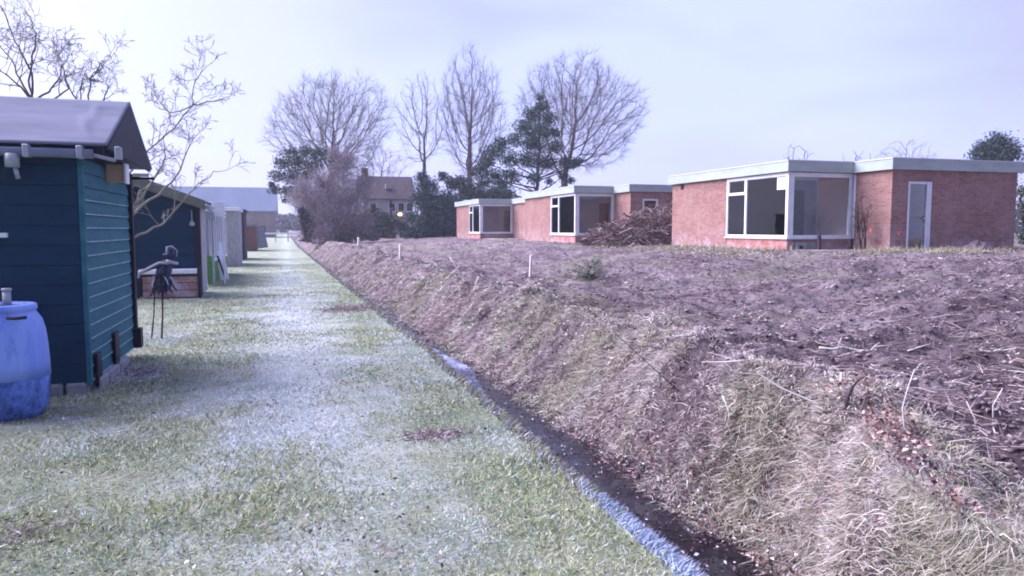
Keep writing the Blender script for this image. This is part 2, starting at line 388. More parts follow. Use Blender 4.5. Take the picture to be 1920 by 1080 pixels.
# ---- segments -> many tapered twigs in one mesh
def segs_mesh(name, A, B, ra, rb, n, mat, parent=None, origin=(0, 0, 0), col=None):
    A = np.asarray(A, float); B = np.asarray(B, float); ra = np.asarray(ra); rb = np.asarray(rb)
    d = B - A; L = np.linalg.norm(d, axis=1, keepdims=True); d = d / np.maximum(L, 1e-6)
    ref = np.where(np.abs(d[:, 2:3]) < .9, np.array([[0, 0, 1.]]), np.array([[1., 0, 0]]))
    a = np.cross(d, ref); a /= np.linalg.norm(a, axis=1, keepdims=True); b = np.cross(d, a)
    m = len(A); V = np.zeros((m, 2 * n, 3))
    for k in range(n):
        t = 2 * math.pi * k / n; o = a * math.cos(t) + b * math.sin(t)
        V[:, k] = A + o * ra[:, None]; V[:, n + k] = B + o * rb[:, None]
    base = (np.arange(m) * 2 * n)[:, None, None]
    q = np.array([[k, (k + 1) % n, n + (k + 1) % n, n + k] for k in range(n)])[None]
    Fc = (base + q).reshape(-1, 4)
    c = None if col is None else np.repeat(np.asarray(col), 2 * n, axis=0)
    return np_mesh(name, V.reshape(-1, 3), Fc, 4, mat, parent, origin, c, True)

# ---- blades: curved two-quad ribbons
def blades(name, P, L, W, dirs, bend, col, mat, parent=None, origin=(0, 0, 0), tipcol=None, seg=2):
    """P roots (n,3); dirs unit initial direction (n,3); bend (n,3) offset added at tip"""
    n = len(P); side = np.cross(dirs, RNG.normal(size=(n, 3))); side /= np.linalg.norm(side, axis=1, keepdims=True) + 1e-9
    rows = []
    for i in range(seg + 1):
        t = i / seg; c = P + dirs * (L * t)[:, None] + bend * (t * t)
        w = (W * (1 - .85 * t ** 1.5))[:, None] * .5
        rows += [c - side * w, c + side * w]
    V = np.stack(rows, 1)
    base = (np.arange(n) * (2 * seg + 2))[:, None, None]
    q = np.array([[2 * i, 2 * i + 1, 2 * i + 3, 2 * i + 2] for i in range(seg)])[None]
    C = np.repeat(col[:, None], 2 * seg + 2, 1)
    if tipcol is not None: C[:, 2:] = tipcol[:, None]
    return np_mesh(name, V.reshape(-1, 3), (base + q).reshape(-1, 4), 4, mat, parent, origin, C.reshape(-1, 3))
def cards(P, size, col, nrm=None, asp=.6):
    """small rhombic leaves, random orientation"""
    n = len(P); a = RNG.normal(size=(n, 3)); a /= np.linalg.norm(a, axis=1, keepdims=True)
    b = RNG.normal(size=(n, 3)); b -= (b * a).sum(1, keepdims=True) * a; b /= np.linalg.norm(b, axis=1, keepdims=True)
    if nrm is not None:
        b = np.cross(nrm + .35 * RNG.normal(size=(n, 3)), a); b /= np.linalg.norm(b, axis=1, keepdims=True); a = np.cross(b, nrm); a /= np.linalg.norm(a, axis=1, keepdims=True)
    s = (size if np.ndim(size) else np.full(n, size))[:, None]
    cc = np.cross(a, b)
    V = np.stack([P - a * s, P + b * s * asp + cc * s * .18, P + a * s, P - b * s * asp + cc * s * .18], 1).reshape(-1, 3)
    Fc = np.arange(4 * n).reshape(n, 4)
    return V, Fc, np.repeat(col, 4, axis=0)
def pal(n, cols, w=None, var=.18):
    c = np.array(cols)[RNG.choice(len(cols), n, p=w)]
    return np.clip(c * (1 + var * RNG.normal(size=(n, 1))), .004, .95)

# ------------------------------------------------------------------ world and light
w = bpy.data.worlds.new('World'); S.world = w; w.use_nodes = True
nt = w.node_tree; bg = nt.nodes['Background']
sky = nt.nodes.new('ShaderNodeTexSky'); sky.sky_type = 'NISHITA'; sky.sun_disc = False
SUN_EL, SUN_AZ = 24, -58      # azimuth measured from +Y towards +X
sky.sun_elevation = R(SUN_EL); sky.sun_rotation = R(SUN_AZ)
tc = nt.nodes.new('ShaderNodeTexCoord'); sp = nt.nodes.new('ShaderNodeSeparateXYZ'); nt.links.new(tc.outputs['Generated'], sp.inputs[0])
# cloud deck: lavender-blue, glowing where the low sun stands behind it
dn = nt.nodes.new('ShaderNodeVectorMath'); dn.operation = 'DOT_PRODUCT'
sd = Vector((math.sin(R(-42)) * math.cos(R(20)), math.cos(R(-42)) * math.cos(R(20)), math.sin(R(20))))
dn.inputs[1].default_value = sd; nt.links.new(tc.outputs['Generated'], dn.inputs[0])
mp = nt.nodes.new('ShaderNodeMapping'); mp.inputs['Scale'].default_value = (1.1, 1.1, 3.6); nt.links.new(tc.outputs['Generated'], mp.inputs[0])
cl = noise(nt, mp.outputs[0], 1.5, 3, .45, .25)
deck = ramp(nt, cl, [(.38, (.18, .18, .41)), (.50, (.19, .21, .43)), (.60, (.225, .25, .46))])
glow = ramp(nt, dn.outputs['Value'], [(.60, (0, 0, 0)), (.80, (.30, .30, .30)), (.93, (.85, .85, .85)), (1.0, (1, 1, 1))])
deck = mix(nt, glow, deck, (.335, .335, .45))
hor = ramp(nt, sp.outputs['Z'], [(0.0, (.55, .55, .55)), (.16, (0, 0, 0))])
deck = mix(nt, hor, deck, (.255, .26, .48))
rr = nt.nodes.new('ShaderNodeMapRange'); rr.inputs['From Min'].default_value = -.6; rr.inputs['From Max'].default_value = .35; rr.inputs['To Min'].default_value = .55; rr.inputs['To Max'].default_value = 1.0
nt.links.new(sp.outputs['Y'], rr.inputs['Value']); deck = mix(nt, 1.0, deck, rr.outputs[0], 'MULTIPLY')
sc = nt.nodes.new('ShaderNodeVectorMath'); sc.operation = 'SCALE'; sc.inputs['Scale'].default_value = .10
nt.links.new(sky.outputs[0], sc.inputs[0])
tot = mix(nt, .93, sc.outputs[0], deck)
nt.links.new(tot, bg.inputs[0]); bg.inputs[1].default_value = 1.0
sl = bpy.data.lights.new('sun', 'SUN'); sl.energy = 3.0; sl.angle = R(60); sl.color = (.93, .865, 1.0)
so = bpy.data.objects.new('sun', sl); COL.objects.link(so)
sdir = Vector((math.sin(R(SUN_AZ)) * math.cos(R(SUN_EL + 18)), math.cos(R(SUN_AZ)) * math.cos(R(SUN_EL + 18)), math.sin(R(SUN_EL + 18))))
so.rotation_euler = sdir.to_track_quat('Z', 'Y').to_euler(); so.location = (-20, 10, 20)
S.view_settings.view_transform = 'Standard'; S.view_settings.look = 'None'
S.view_settings.exposure = 1.7; S.view_settings.gamma = 1; S.view_settings.use_curve_mapping = False
S.cycles.max_bounces = 6; S.cycles.transparent_max_bounces = 12; S.cycles.filter_width = 1.9
S.cycles.diffuse_bounces = 3; S.cycles.glossy_bounces = 3

# ------------------------------------------------------------------ terrain
def stepped(a, b, s0, g):
    r = [a]; s = s0
    while r[-1] < b: r.append(r[-1] + s); s *= g
    r[-1] = b; return r
ys = [-6, -4, -2, -1, 0] + [.5, 1, 1.4]
y = 1.8
while y < 1600: ys.append(y); y += max(.05, .0115 * y if y < 60 else .05 * y)
ys = np.array(ys)
def sheet(name, tx, mats, mat_of, left=False, group=None):
    nx = len(tx); ny = len(ys)
    E = edge_x(ys)
    X = E[:, None] + np.array(tx)[None]; Y = np.repeat(ys[:, None], nx, 1)
    Z = H(X if left is False else X - 1e-6, Y)
    V = np.stack([X, Y, Z], -1).reshape(-1, 3)
    i = np.arange(ny - 1)[:, None] * nx + np.arange(nx - 1)[None]
    Fc = np.stack([i, i + 1, i + nx + 1, i + nx], -1).reshape(-1, 4)
    o = np_mesh(name, V, Fc, 4, mats, None, (0, 0, 0), smooth=True)
    mi = mat_of(.5 * (np.array(tx[1:]) + np.array(tx[:-1]))[None] + np.zeros((ny - 1, 1)), (.5 * (ys[1:] + ys[:-1]))[:, None]).ravel()
    o.data.polygons.foreach_set('material_index', mi.astype(np.int32)); o.data.update()
    tag(o, kind='structure'); return o
txl = sorted([-t for t in stepped(0, 3.6, .06, 1.006)[0:]] + [-v for v in stepped(3.6, 900, .2, 1.2)[1:]])
sheet('lawn', txl, [M['lawn']], lambda t, y: np.zeros(t.shape), left=True)
txr = stepped(0, 4.2, .05, 1.0) ; txr += stepped(4.2, 24, .06, 1.010)[1:]; txr += stepped(24, 1200, .6, 1.15)[1:]
sheet('field', txr, [M['mud'], M['field']], lambda t, y: (t > ditch_w(y) + .04).astype(int))
# ice-skinned water lying along the west side of the ditch
V = []; Fc = []
wy = np.array(stepped(-2, 56, .25, 1.004)); e = edge_x(wy)
wr = -.30 + .38 * np.exp(-((wy - 9.6) / 2.6) ** 2) + .30 * sst(4.6, 3.4, wy) + .14 * sst(13, 20, wy) + .35 * fbm(wy * 1.1, wy * 0 + 4, 3, 71)
for i in range(len(wy)):
    V += [(e[i] + .10, wy[i], -.235), (e[i] + .10 + wr[i] + .28, wy[i], -.235)]
Fc = [(2 * i, 2 * i + 1, 2 * i + 3, 2 * i + 2) for i in range(len(wy) - 1)]
tag(np_mesh('water', V, Fc, 4, M['water']), kind='structure')
V2 = [(e[i] + (.22 if s_ == 0 else 1.0), wy[i], -.352) for i in range(len(wy)) for s_ in (0, 1)]
tag(np_mesh('ditch_water', V2, Fc, 4, M['wet']), kind='structure')

# ------------------------------------------------------------------ lawn grass, bank grass, leaves
def persp_points(n, x0, x1, ya, yb, p=1.0):
    """points with density falling like 1/y^p: uniform in screen rows"""
    u = RNG.random(n)
    if p == 1.0: yy = ya * (yb / ya) ** u
    else: k = 1 - p; yy = (ya ** k + u * (yb ** k - ya ** k)) ** (1 / k)
    return x0 + RNG.random(n) * (x1 - x0), yy
def frost_of(x, y):
    track = .18 * (1 - np.clip((np.abs(x - .05) - .1) / 1.15, 0, 1)) - .07
    track = track - .10 * sst(12, 26, y) - .09 * sst(6.5, 3, y) * sst(-1.2, .2, x)
    return np.clip(((1.25 * fbm(x * 1.2, y * .8, 7, 61)) + .5 + track - .44) / .24, .22, .93)

n = 330000
x, yy = persp_points(n, -4.2, 1.8, 2.0, 34, 1.6)
keep = x < edge_x(yy) + .06; x = x[keep]; yy = yy[keep]; n = len(x)
z = H(x, yy); P = np.stack([x, yy, z - .004], 1)
fz = frost_of(x, yy)
tall = .5 + 1.0 * np.clip(.5 + 2 * fbm(x * 1.4, yy * 1.4, 3, 77), 0, 1)
L = (.018 + .028 * RNG.random(n)) * tall; W = np.clip(.0022 + .0007 * yy, 0, .012)
dirs = RNG.normal(size=(n, 3)) * [.75, .75, .15] + [0.12, 0, .75]; dirs /= np.linalg.norm(dirs, axis=1, keepdims=True)
bend = RNG.normal(size=(n, 3)) * .010 - np.array([0, 0, .006])
c = pal(n, [(.20, .27, .14), (.38, .43, .22), (.55, .56, .33), (.10, .15, .09), (.60, .55, .45)], [.24, .28, .22, .12, .14], .22)
yel = np.clip(.5 + 3 * fbm(x * .9, yy * .9, 3, 91), 0, 1)[:, None]; c = c * (1 - .35 * yel) + .35 * yel * np.array([.42, .43, .17])
fr = (RNG.random(n) < (fz * 1.1) ** 1.4 * .8)[:, None]
tip = np.where(fr, np.array([.74, .80, .86]) * (.75 + .35 * RNG.random((n, 1))), c)
c2 = np.where(fr, c * .7 + .3 * np.array([.5, .58, .62]), c)
o = blades('grass', P, L, W, dirs, bend, c2, M['leafy'], tipcol=tip)
tag(o, 'short green turf whitened with frost along the path', 'grass', kind='stuff')

# longer fringe on the lip of the ditch, west side
n = 26000
x, yy = persp_points(n, 0, 1, 2.0, 40, 1.35)
x = edge_x(yy) - .02 + .15 * x; bl = (RNG.random(n) < .15 + .8 * sst(4.3, 3.5, yy)); z = H(x, yy); P = np.stack([x, yy, z], 1)
dirs = np.stack([.5 + .4 * RNG.normal(size=n), .5 * RNG.normal(size=n), .35 + .3 * RNG.random(n)], 1); dirs /= np.linalg.norm(dirs, axis=1, keepdims=True)
c = pal(n, [(.42, .50, .72), (.30, .38, .62), (.16, .20, .24), (.55, .60, .72), (.12, .16, .12)], [.32, .28, .12, .18, .10], .2); c = np.where(bl[:, None], c, pal(n, [(.20, .22, .12), (.38, .34, .26), (.10, .10, .08), (.5, .5, .5)], [.35, .3, .2, .15]))
o = blades('lip_grass', P, .04 + .06 * RNG.random(n), np.clip(.003 + .0008 * yy, 0, .015), dirs, np.array([.03, 0, -.05]) * RNG.random((n, 1)), c, M['leafy'])
tag(o, 'blue white frosted fringe of grass on the lip of the ditch', 'grass', kind='stuff')

# dead grass in short tangled tufts over the bank
nt_ = 19500
x, yy = persp_points(nt_, 0, 1, 1.45, 60, 1.42)
wd_ = ditch_w(yy); x = edge_x(yy) + wd_ - .10 + x * (lip_t(yy) - wd_ + .12 + .22 * np.abs(RNG.normal(size=len(yy))) * (x > .7))
dens = fbm(x * 1.6, yy * 1.6, 4, 95); keep = RNG.random(nt_) < np.clip(.70 + 3.0 * dens, .22, 1) * (.7 + .3 * sst(3, 5, yy)); x = x[keep]; yy = yy[keep]; nt_ = len(x)
zone = fbm(x * .8, yy * .8, 3, 97)
tc_ = pal(nt_, [(.68, .61, .56), (.54, .47, .45), (.76, .72, .71), (.28, .23, .23), (.42, .42, .29), (.58, .44, .45)], [.30, .22, .16, .09, .08, .15], .12)
gz = np.clip(zone * 5 - .35, 0, .4)[:, None]; tc_ = tc_ * (1 - gz) + gz * np.array([.40, .42, .26])
pz = np.clip(-zone * 5 - .3, 0, .5)[:, None]; tc_ = tc_ * (1 - pz) + pz * np.array([.50, .38, .40])
tr_ = (.02 + .05 * RNG.random(nt_)) * (1 + .02 * yy); tl_ = (.045 + .085 * RNG.random(nt_) ** 1.7); la = RNG.random(nt_) * 6.28; ls = .2 + .7 * RNG.random(nt_)
NB = 24; k = np.repeat(np.arange(nt_), NB); n = len(k); a = RNG.random(n) * 6.28; q = RNG.random(n) ** .5
bx_ = x[k] + tr_[k] * q * np.cos(a); by_ = yy[k] + tr_[k] * q * np.sin(a); P = np.stack([bx_, by_, H(bx_, by_) - .008], 1)
dirs = np.stack([q * np.cos(a) * .9 + ls[k] * np.cos(la[k]) - .25, q * np.sin(a) * .9 + ls[k] * np.sin(la[k]) - .1, 1.0 + .9 * RNG.random(n)], 1) + .3 * RNG.normal(size=(n, 3)); dirs /= np.linalg.norm(dirs, axis=1, keepdims=True)
L = tl_[k] * (.5 + .9 * RNG.random(n)); bend = np.stack([dirs[:, 0] * .5 - .25, dirs[:, 1] * .5, -.6 - .6 * RNG.random(n)], 1) * L[:, None] * .75 + RNG.normal(size=(n, 3)) * .008
W = np.clip(.0020 + .0008 * yy[k], 0, .02) * (.6 + 1.3 * RNG.random(n) ** 2)
c = np.clip(tc_[k] * (1 + .22 * RNG.normal(size=(n, 1))), .02, .9)
o = blades('bank_grass', P, L, W, dirs, bend, c * .8, M['leafy'], tipcol=c, seg=2)
tag(o, 'short tangled tufts of dead straw coloured grass on the ditch bank', 'grass', kind='stuff')

# weeds and roots over the churned field
n = 110000
x, yy = persp_points(n, 0, 1, 1.9, 45, 1.55)
x = edge_x(yy) + lip_t(yy) - .1 + x ** 1.3 * (3.5 + .95 * yy)
k = fbm(x * 1.2, yy * 1.2, 4, 101); keep = (RNG.random(n) < np.clip(.42 + 3.2 * k, .03, 1)) & ~((x > 14.2) & (yy > 17)); x = x[keep]; yy = yy[keep]; n = len(x)
P = np.stack([x, yy, H(x, yy) - .01], 1)
dirs = RNG.normal(size=(n, 3)) * [1, 1, .3] + [0, 0, .35]; dirs /= np.linalg.norm(dirs, axis=1, keepdims=True)
L = .03 + .11 * RNG.random(n) ** 2
c = pal(n, [(.34, .25, .27), (.48, .40, .42), (.13, .09, .11), (.28, .29, .21), (.62, .55, .56)], [.34, .24, .26, .12, .04], .2)
o = blades('dead_weeds', P, L, np.clip(.003 + .0010 * yy, 0, .022), dirs, RNG.normal(size=(n, 3)) * .025 + [0, 0, -.02], c, M['leafy'])
tag(o, 'roots, straw and dead weeds strewn over the churned soil', 'weeds', kind='stuff')

# fallen leaves: few on the lawn, many on the bank and in the ditch
def leaves(name, x, yy, size, cols, wts, label, lift=.012, flat=True):
    n = len(x); P = np.stack([x, yy, H(x, yy) + lift], 1)
    c = pal(n, cols, wts, .22); nr = np.tile(np.array([[0, 0, 1.]]), (n, 1)) + .55 * RNG.normal(size=(n, 3)); nr /= np.linalg.norm(nr, axis=1, keepdims=True)
    V, Fc, C = cards(P, size, c, nr)
    tag(np_mesh(name, V, Fc, 4, M['leafy'], None, (0, 0, 0), C), label, 'leaves', kind='stuff')
x, yy = persp_points(11000, -4, 1.7, 2.0, 22, 1.5)
keep = (RNG.random(len(x)) < np.clip(.30 + 2.2 * fbm(x * .8, yy * .8, 3, 111) + .25 * (x < -.8), .05, 1)) & (x < edge_x(yy)); x = x[keep]; yy = yy[keep]
leaves('fallen_leaves', x, yy, .005 + .012 * RNG.random(len(x)), [(.17, .12, .11), (.28, .21, .19), (.60, .61, .66), (.08, .06, .07), (.46, .42, .44)], [.30, .24, .10, .20, .16], 'frosted brown leaves scattered on the grass path', .022)
x, yy = persp_points(12000, 0, 1, 2.0, 24, 1.5)
x = edge_x(yy) + ditch_w(yy) - .2 + (lip_t(yy) - ditch_w(yy) + .3) * x
keep = RNG.random(len(x)) < np.clip(.35 + 3.5 * fbm(x * 1.5, yy * 1.5, 3, 113), .03, 1); x = x[keep]; yy = yy[keep]
leaves('bank_leaves', x, yy, .006 + .012 * RNG.random(len(x)), [(.36, .19, .17), (.44, .32, .31), (.60, .55, .60), (.20, .11, .12), (.10, .06, .07)], [.26, .24, .05, .25, .20], 'russet and pink dead leaves caught in the bank grass', .06)
x, yy = persp_points(4200, 0, 1, 2.0, 20, 1.5); x = edge_x(yy) + .28 + (ditch_w(yy) - .2) * x
leaves('ditch_leaves', x, yy, .006 + .011 * RNG.random(len(x)), [(.04, .025, .04), (.10, .06, .08), (.62, .60, .70), (.17, .11, .14)], [.42, .30, .12, .16], 'wet dark leaves lying in the bottom of the ditch', .13)

# clods of soil on the field
n = 30000
x, yy = persp_points(n, 0, 1, 1.9, 50, 1.5)
x = edge_x(yy) + lip_t(yy) + x * (3.5 + .95 * yy); keep = ~((x > 14.3) & (yy > 17.2)); x = x[keep]; yy = yy[keep]; n = len(x)
P = np.stack([x, yy, H(x, yy)], 1)
octv = np.array([[1, 0, 0], [-1, 0, 0], [0, 1, 0], [0, -1, 0], [0, 0, 1], [0, 0, -1]], float)
octf = np.array([[0, 2, 4], [2, 1, 4], [1, 3, 4], [3, 0, 4], [2, 0, 5], [1, 2, 5], [3, 1, 5], [0, 3, 5]])
sz = ((.006 + .016 * RNG.random(n) ** 2) * (1 + .05 * yy))[:, None, None]
V = P[:, None] + octv[None] * (sz * (.3 + 1.3 * RNG.random((n, 6, 3)))) * [1.3, 1.3, .6]
Fc = (octf[None] + (np.arange(n) * 6)[:, None, None]).reshape(-1, 3)
c = pal(n, [(.20, .15, .165), (.32, .26, .27), (.11, .08, .095), (.45, .40, .41)], [.40, .38, .19, .03], .2)
tag(np_mesh('soil_clods', V.reshape(-1, 3), Fc, 3, M['leafy'], None, (0, 0, 0), np.repeat(c, 6, 0)), 'crumbled clods of purple brown soil over the field', 'soil', kind='stuff')
# loose twigs
n = 3000
x, yy = persp_points(n, 0, 1, 2.6, 45, 1.45); x = edge_x(yy) + 1.2 + x * (3.5 + .9 * yy); keep = ~((x > 14.3) & (yy > 17.2)); x = x[keep]; yy = yy[keep]; n = len(x)
P = np.stack([x, yy, H(x, yy) + .02], 1); a = RNG.random(n) * 6.28; L = .08 + .35 * RNG.random(n) ** 2
D = np.stack([np.cos(a), np.sin(a), .12 * RNG.normal(size=n)], 1) * L[:, None]
mid = P + D * .5 + RNG.normal(size=(n, 3)) * .012
r0 = .002 + .004 * RNG.random(n) + .0003 * yy
c = pal(n, [(.28, .21, .22), (.12, .08, .09), (.50, .44, .45)], [.5, .36, .14], .2)
segs_mesh('loose_twigs', np.vstack([P, mid]), np.vstack([mid, P + D]), np.r_[r0, r0 * .8], np.r_[r0 * .8, r0 * .4], 4, M['leafy'], col=np.vstack([c, c]))
tag(bpy.data.objects['loose_twigs'], 'thin broken twigs lying across the churned field', 'twigs', kind='stuff')
# ------------------------------------------------------------------ bungalows
def inset(poly, o):
    """grow a ccw rectilinear polygon outward by o"""
    n = len(poly); r = []
    for i in range(n):
        a = Vector(poly[i - 1]); b = Vector(poly[i]); c = Vector(poly[(i + 1) % n])
        d1 = (b - a).normalized(); d2 = (c - b).normalized()
        n1 = Vector((d1.y, -d1.x)); n2 = Vector((d2.y, -d2.x)); r.append((b + (n1 + n2) * o)[:])
    return r
def bungalow(cx, cy, al, aw, bw, wd, wl, label, group, door=None, win=None, z0=.88, north=True):
    ZS = 1.285; ZW = 3.29; ZF = 3.31; ZT = 3.62
    th = thing('bungalow', (cx, cy, z0), label, 'bungalow', group)
    b = MB(); T = .26; g = z0 - .35
    ex = cx + bw + wl; wy_ = cy - wd; xb = cx + bw + .06
    b.box(cx, cx + T, cy + aw, cy + al, g, ZF)                    # west wall beyond the window
    b.box(cx + .012, cx + T, cy + .0, cy + aw, g, ZS)             # parapet under corner window
    b.box(cx + T, xb, cy + .012, cy + T, g, ZS)
    b.box(xb, xb + T, wy_, cy + T, g, ZF)                         # return wall of the wing
    ops = []
    if door: ops.append((door[0], door[1], g, door[2]))
    if win: ops.append((win[0], win[1], win[2], win[3]))
    x = xb + T
    for (o0, o1, zb, zt) in sorted(ops):
        b.box(x, o0, wy_, wy_ + T, g, ZF)
        if zb > g + .01: b.box(o0, o1, wy_, wy_ + T, g, zb)
        b.box(o0, o1, wy_, wy_ + T, zt, ZF); x = o1
    b.box(x, ex, wy_, wy_ + T, g, ZF)
    b.box(ex - T, ex, wy_ + T, cy + al, g, ZF)
    b.box(cx + T, ex - T, cy + al - T, cy + al, g, ZF)
    b.build('wall', M['brick'], th)
    f = MB(); f.box(cx + .005, cx + .012, cy + .02, cy + aw - .02, g, ZS - .03); f.build('plinth', M['brick_glow'], th, label='brick strip under the corner window with a pinkish orange glow in its colour')  # thin strip: glow at the wall foot is put into its brick colour
    poly = [(cx, cy), (xb, cy), (xb, wy_), (ex, wy_), (ex, cy + al), (cx, cy + al)]
    pr = lambda o, z, h: MB().prism([(p[0], p[1], z) for p in inset(poly, o)], (0, 0, h))
    rf = pr(-.02, ZF + .002, ZT - ZF + .03).build('roof', M['gravel_roof'], th)
    def ring(o1, o2, z, h):
        A = inset(poly, o1); B = inset(poly, o2); m = MB(); n = len(A)
        for i in range(n):
            j = (i + 1) % n
            m.quadbox([(*A[i], z), (*A[j], z), (*B[j], z), (*B[i], z), (*A[i], z + h), (*A[j], z + h), (*B[j], z + h), (*B[i], z + h)])
        return m
    ring(.13, -.01, ZF, ZT - ZF).build('fascia', M['fascia'], th)
    ring(.145, -.015, ZT, .035).build('roof_edge', M['roof_edge'], th)
    # interior
    i1 = MB(); ix = cx + 3.75; iy = cy + 3.32
    i1.box(cx + T + .002, ex - T - .002, wy_ + T + .002, cy + al - T - .002, z0 - .05, z0 + .05); i1.build('floor', M['floor_in'], th)
    i2 = MB(); i2.box(cx + T + .01, ix - 1.05, iy, iy + .1, z0 + .05, ZF - .02); i2.box(ix - .45, ix, iy, iy + .1, z0 + .05, ZF - .02)
    i2.box(ix - 1.05, ix - .45, iy, iy + .1, 2.95, ZF - .02)
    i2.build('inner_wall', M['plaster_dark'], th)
    i3 = MB(); i3.box(ix, ix + .1, cy + T, iy + .1, z0 + .05, ZF - .02); i3.box(xb + T, ix - .002, cy + T + .01, cy + T + .1, z0 + .05, ZF - .02); i3.build('inner_partition', M['plaster'], th)
    i4 = MB(); i4.box(cx + T + .01, ex - T - .01, cy + T + .01, cy + al - T - .01, ZF - .018, ZF - .004); i4.build('ceiling', M['plaster'], th)
    # west window
    fr = .075; a = MB(); X0 = cx - .015; X1 = cx + .07
    def fA(y0, y1, z1, z2, p=0): a.box(X0 - p, X1 + p, y0, y1, z1, z2)
    yv = cy + aw * .66; e = cy + aw
    fA(cy - .015, cy + .11, ZS, ZW); fA(e - fr, e, ZS, ZW); fA(yv - .05, yv + .05, ZS + .01, ZW - .01, .004)
    fA(cy + .11, e - fr, ZS, ZS + .085); fA(cy + .11, e - fr, ZW - .11, ZW)
    fA(yv + .05, e - fr, 2.70, 2.79, .002)
    fA(yv + .05, yv + .10, 2.79, ZW - .11, -.01); fA(e - fr - .05, e - fr, 2.79, ZW - .11, -.01)
    W1 = a.build('window', M['white_paint'], th, bevel=.006)
    s = MB(); s.box(cx - .06, cx - .018, cy - .06, e + .04, ZS - .035, ZS + .004); s.build('sill', M['white_paint'], W1)
    p = MB(); p.box(cx + .02, cx + .026, cy + .11, yv - .05, ZS + .085, ZW - .11); p.build('pane', M['glass'], W1)
    p = MB(); p.box(cx + .02, cx + .026, yv + .05, e - fr, ZS + .085, 2.70); p.build('pane', M['glass'], W1)
    p = MB(); p.box(cx + .02, cx + .026, yv + .05, e - fr, 2.79, ZW - .11); p.build('pane', M['glass'], W1)
    # south window
    a = MB(); Y0 = cy - .015; Y1 = cy + .07; xe = cx + bw + .055
    a.box(cx + .072, cx + .20, Y0, Y1, ZS, ZW); a.box(xe - .15, xe, Y0, Y1, ZS, ZW)
    a.box(cx + .20, xe - .15, Y0, Y1, ZS, ZS + .085); a.box(cx + .20, xe - .15, Y0, Y1, ZW - .13, ZW)
    W2 = a.build('window', M['white_paint'], th, bevel=.006)
    s = MB(); s.box(cx - .016, xe - .004, cy - .06, cy - .018, ZS - .035, ZS + .004); s.build('sill', M['white_paint'], W2)
    p = MB(); p.box(cx + .20, xe - .15, cy + .02, cy + .026, ZS + .085, ZW - .13); p.build('pane', M['glass'], W2)
    if door:
        d0, d1, dz = door; db = z0 + .02; a = MB()
        a.box(d0, d0 + .06, wy_ - .02, wy_ + .06, db, dz); a.box(d1 - .17, d1, wy_ - .035, wy_ + .05, db, dz)
        a.box(d0 + .06, d1 - .17, wy_ - .02, wy_ + .06, dz - .07, dz); a.box(d0 + .06, d1 - .17, wy_ - .02, wy_ + .06, db, db + .05)
        D_ = a.build('door', M['white_paint'], th, bevel=.005)
        p = MB(); p.box(d0 + .06, d1 - .17, wy_ + .01, wy_ + .016, db + .05, dz - .07); p.build('pane', M['glass'], D_)
        h = MB(); h.box(d1 - .31, d1 - .175, wy_ - .07, wy_ - .055, z0 + .98, z0 + 1.01); h.box(d1 - .20, d1 - .175, wy_ - .055, wy_ - .034, z0 + .90, z0 + 1.08); h.build('handle', M['white_paint'], D_, bevel=.004)
        # room behind the door
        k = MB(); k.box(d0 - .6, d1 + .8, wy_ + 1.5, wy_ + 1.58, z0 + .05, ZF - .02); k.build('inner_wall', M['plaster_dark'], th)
    if win:
        a = MB(); w0, w1, wz0, wz1 = win
        a.box(w0, w0 + .08, wy_ - .02, wy_ + .06, wz0, wz1); a.box(w1 - .08, w1, wy_ - .02, wy_ + .06, wz0, wz1)
        a.box(w0 + .08, w1 - .08, wy_ - .02, wy_ + .06, wz0, wz0 + .08); a.box(w0 + .08, w1 - .08, wy_ - .02, wy_ + .06, wz1 - .08, wz1)
        D_ = a.build('window', M['white_paint'], th, bevel=.005)
        p = MB(); p.box(w0 + .08, w1 - .08, wy_ + .01, wy_ + .016, wz0 + .08, wz1 - .08); p.build('pane', M['glass'], D_)
    return th, W1, W2
G_B = 'red brick flat roofed bungalows in a row'
B1, W1a, W1b = bungalow(14.74, 19.31, 7.1, 3.30, 2.36, 1.55, 4.92, 'nearest red brick flat roofed bungalow with glazed door and paint dots on its wall', G_B, door=(17.76, 18.62, 2.97))
B2, W2a, W2b = bungalow(13.46, 33.53, 7.9, 3.45, 2.0, 1.77, 5.0, 'middle red brick bungalow half hidden behind the brush pile', G_B, win=(16.15, 16.95, 2.22, 2.98))
B3, W3a, W3b = bungalow(12.90, 49.74, 7.3, 3.15, 2.3, 3.5, 4.9, 'farthest smallest red brick bungalow beside the dark conifer hedge', G_B)
# details of the near bungalow
cx, cy = 14.74, 19.31
m = MB(); m.box(cx + .015, cx + .019, cy + .13, cy + .58, 2.78, 3.17); m.build('paper_sheet', M['white_paint'], W1a, label='sheet of paper stuck inside the glass')
m = MB(); m.tube([(17.13, cy - .09, 1.25), (17.13, cy - .09, 3.27)], .035, 10); m.build('downpipe', M['white_paint'], B1, smooth=True)
m = MB(); m.box(cx - .035, cx - .002, 25.55, 25.75, 3.09, 3.27); m.build('vent', M['cap_black'], B1, bevel=.01)
for px, py, pl in ((1632, 431, 'w'), (1685, 437, 's'), (1880, 430, 's')):
    if pl == 'w': c = at_x(px, py, 17.16); n_ = Vector((-1, 0, 0))
    else: c = at_y(px, py, 17.76); n_ = Vector((0, -1, 0))
    s_ = .065 if px < 1700 else .035
    sdv = n_.cross(Vector((0, 0, 1)))
    pts = [c + n_ * .003 + (sdv * math.cos(t) + Vector((0, 0, 1)) * math.sin(t)) * s_ * (1 + .12 * math.sin(2 * t + px)) for t in [i * .3927 for i in range(16)]]
    MB().prism(pts, n_ * .003).build('paint_mark', M['redpaint'], B1)
m = MB(); m.box(cx + .28, cx + .95, cy - .10, cy + .0, .80, 1.14); m.build('air_vent_block', M['concrete'], B1, bevel=.01)
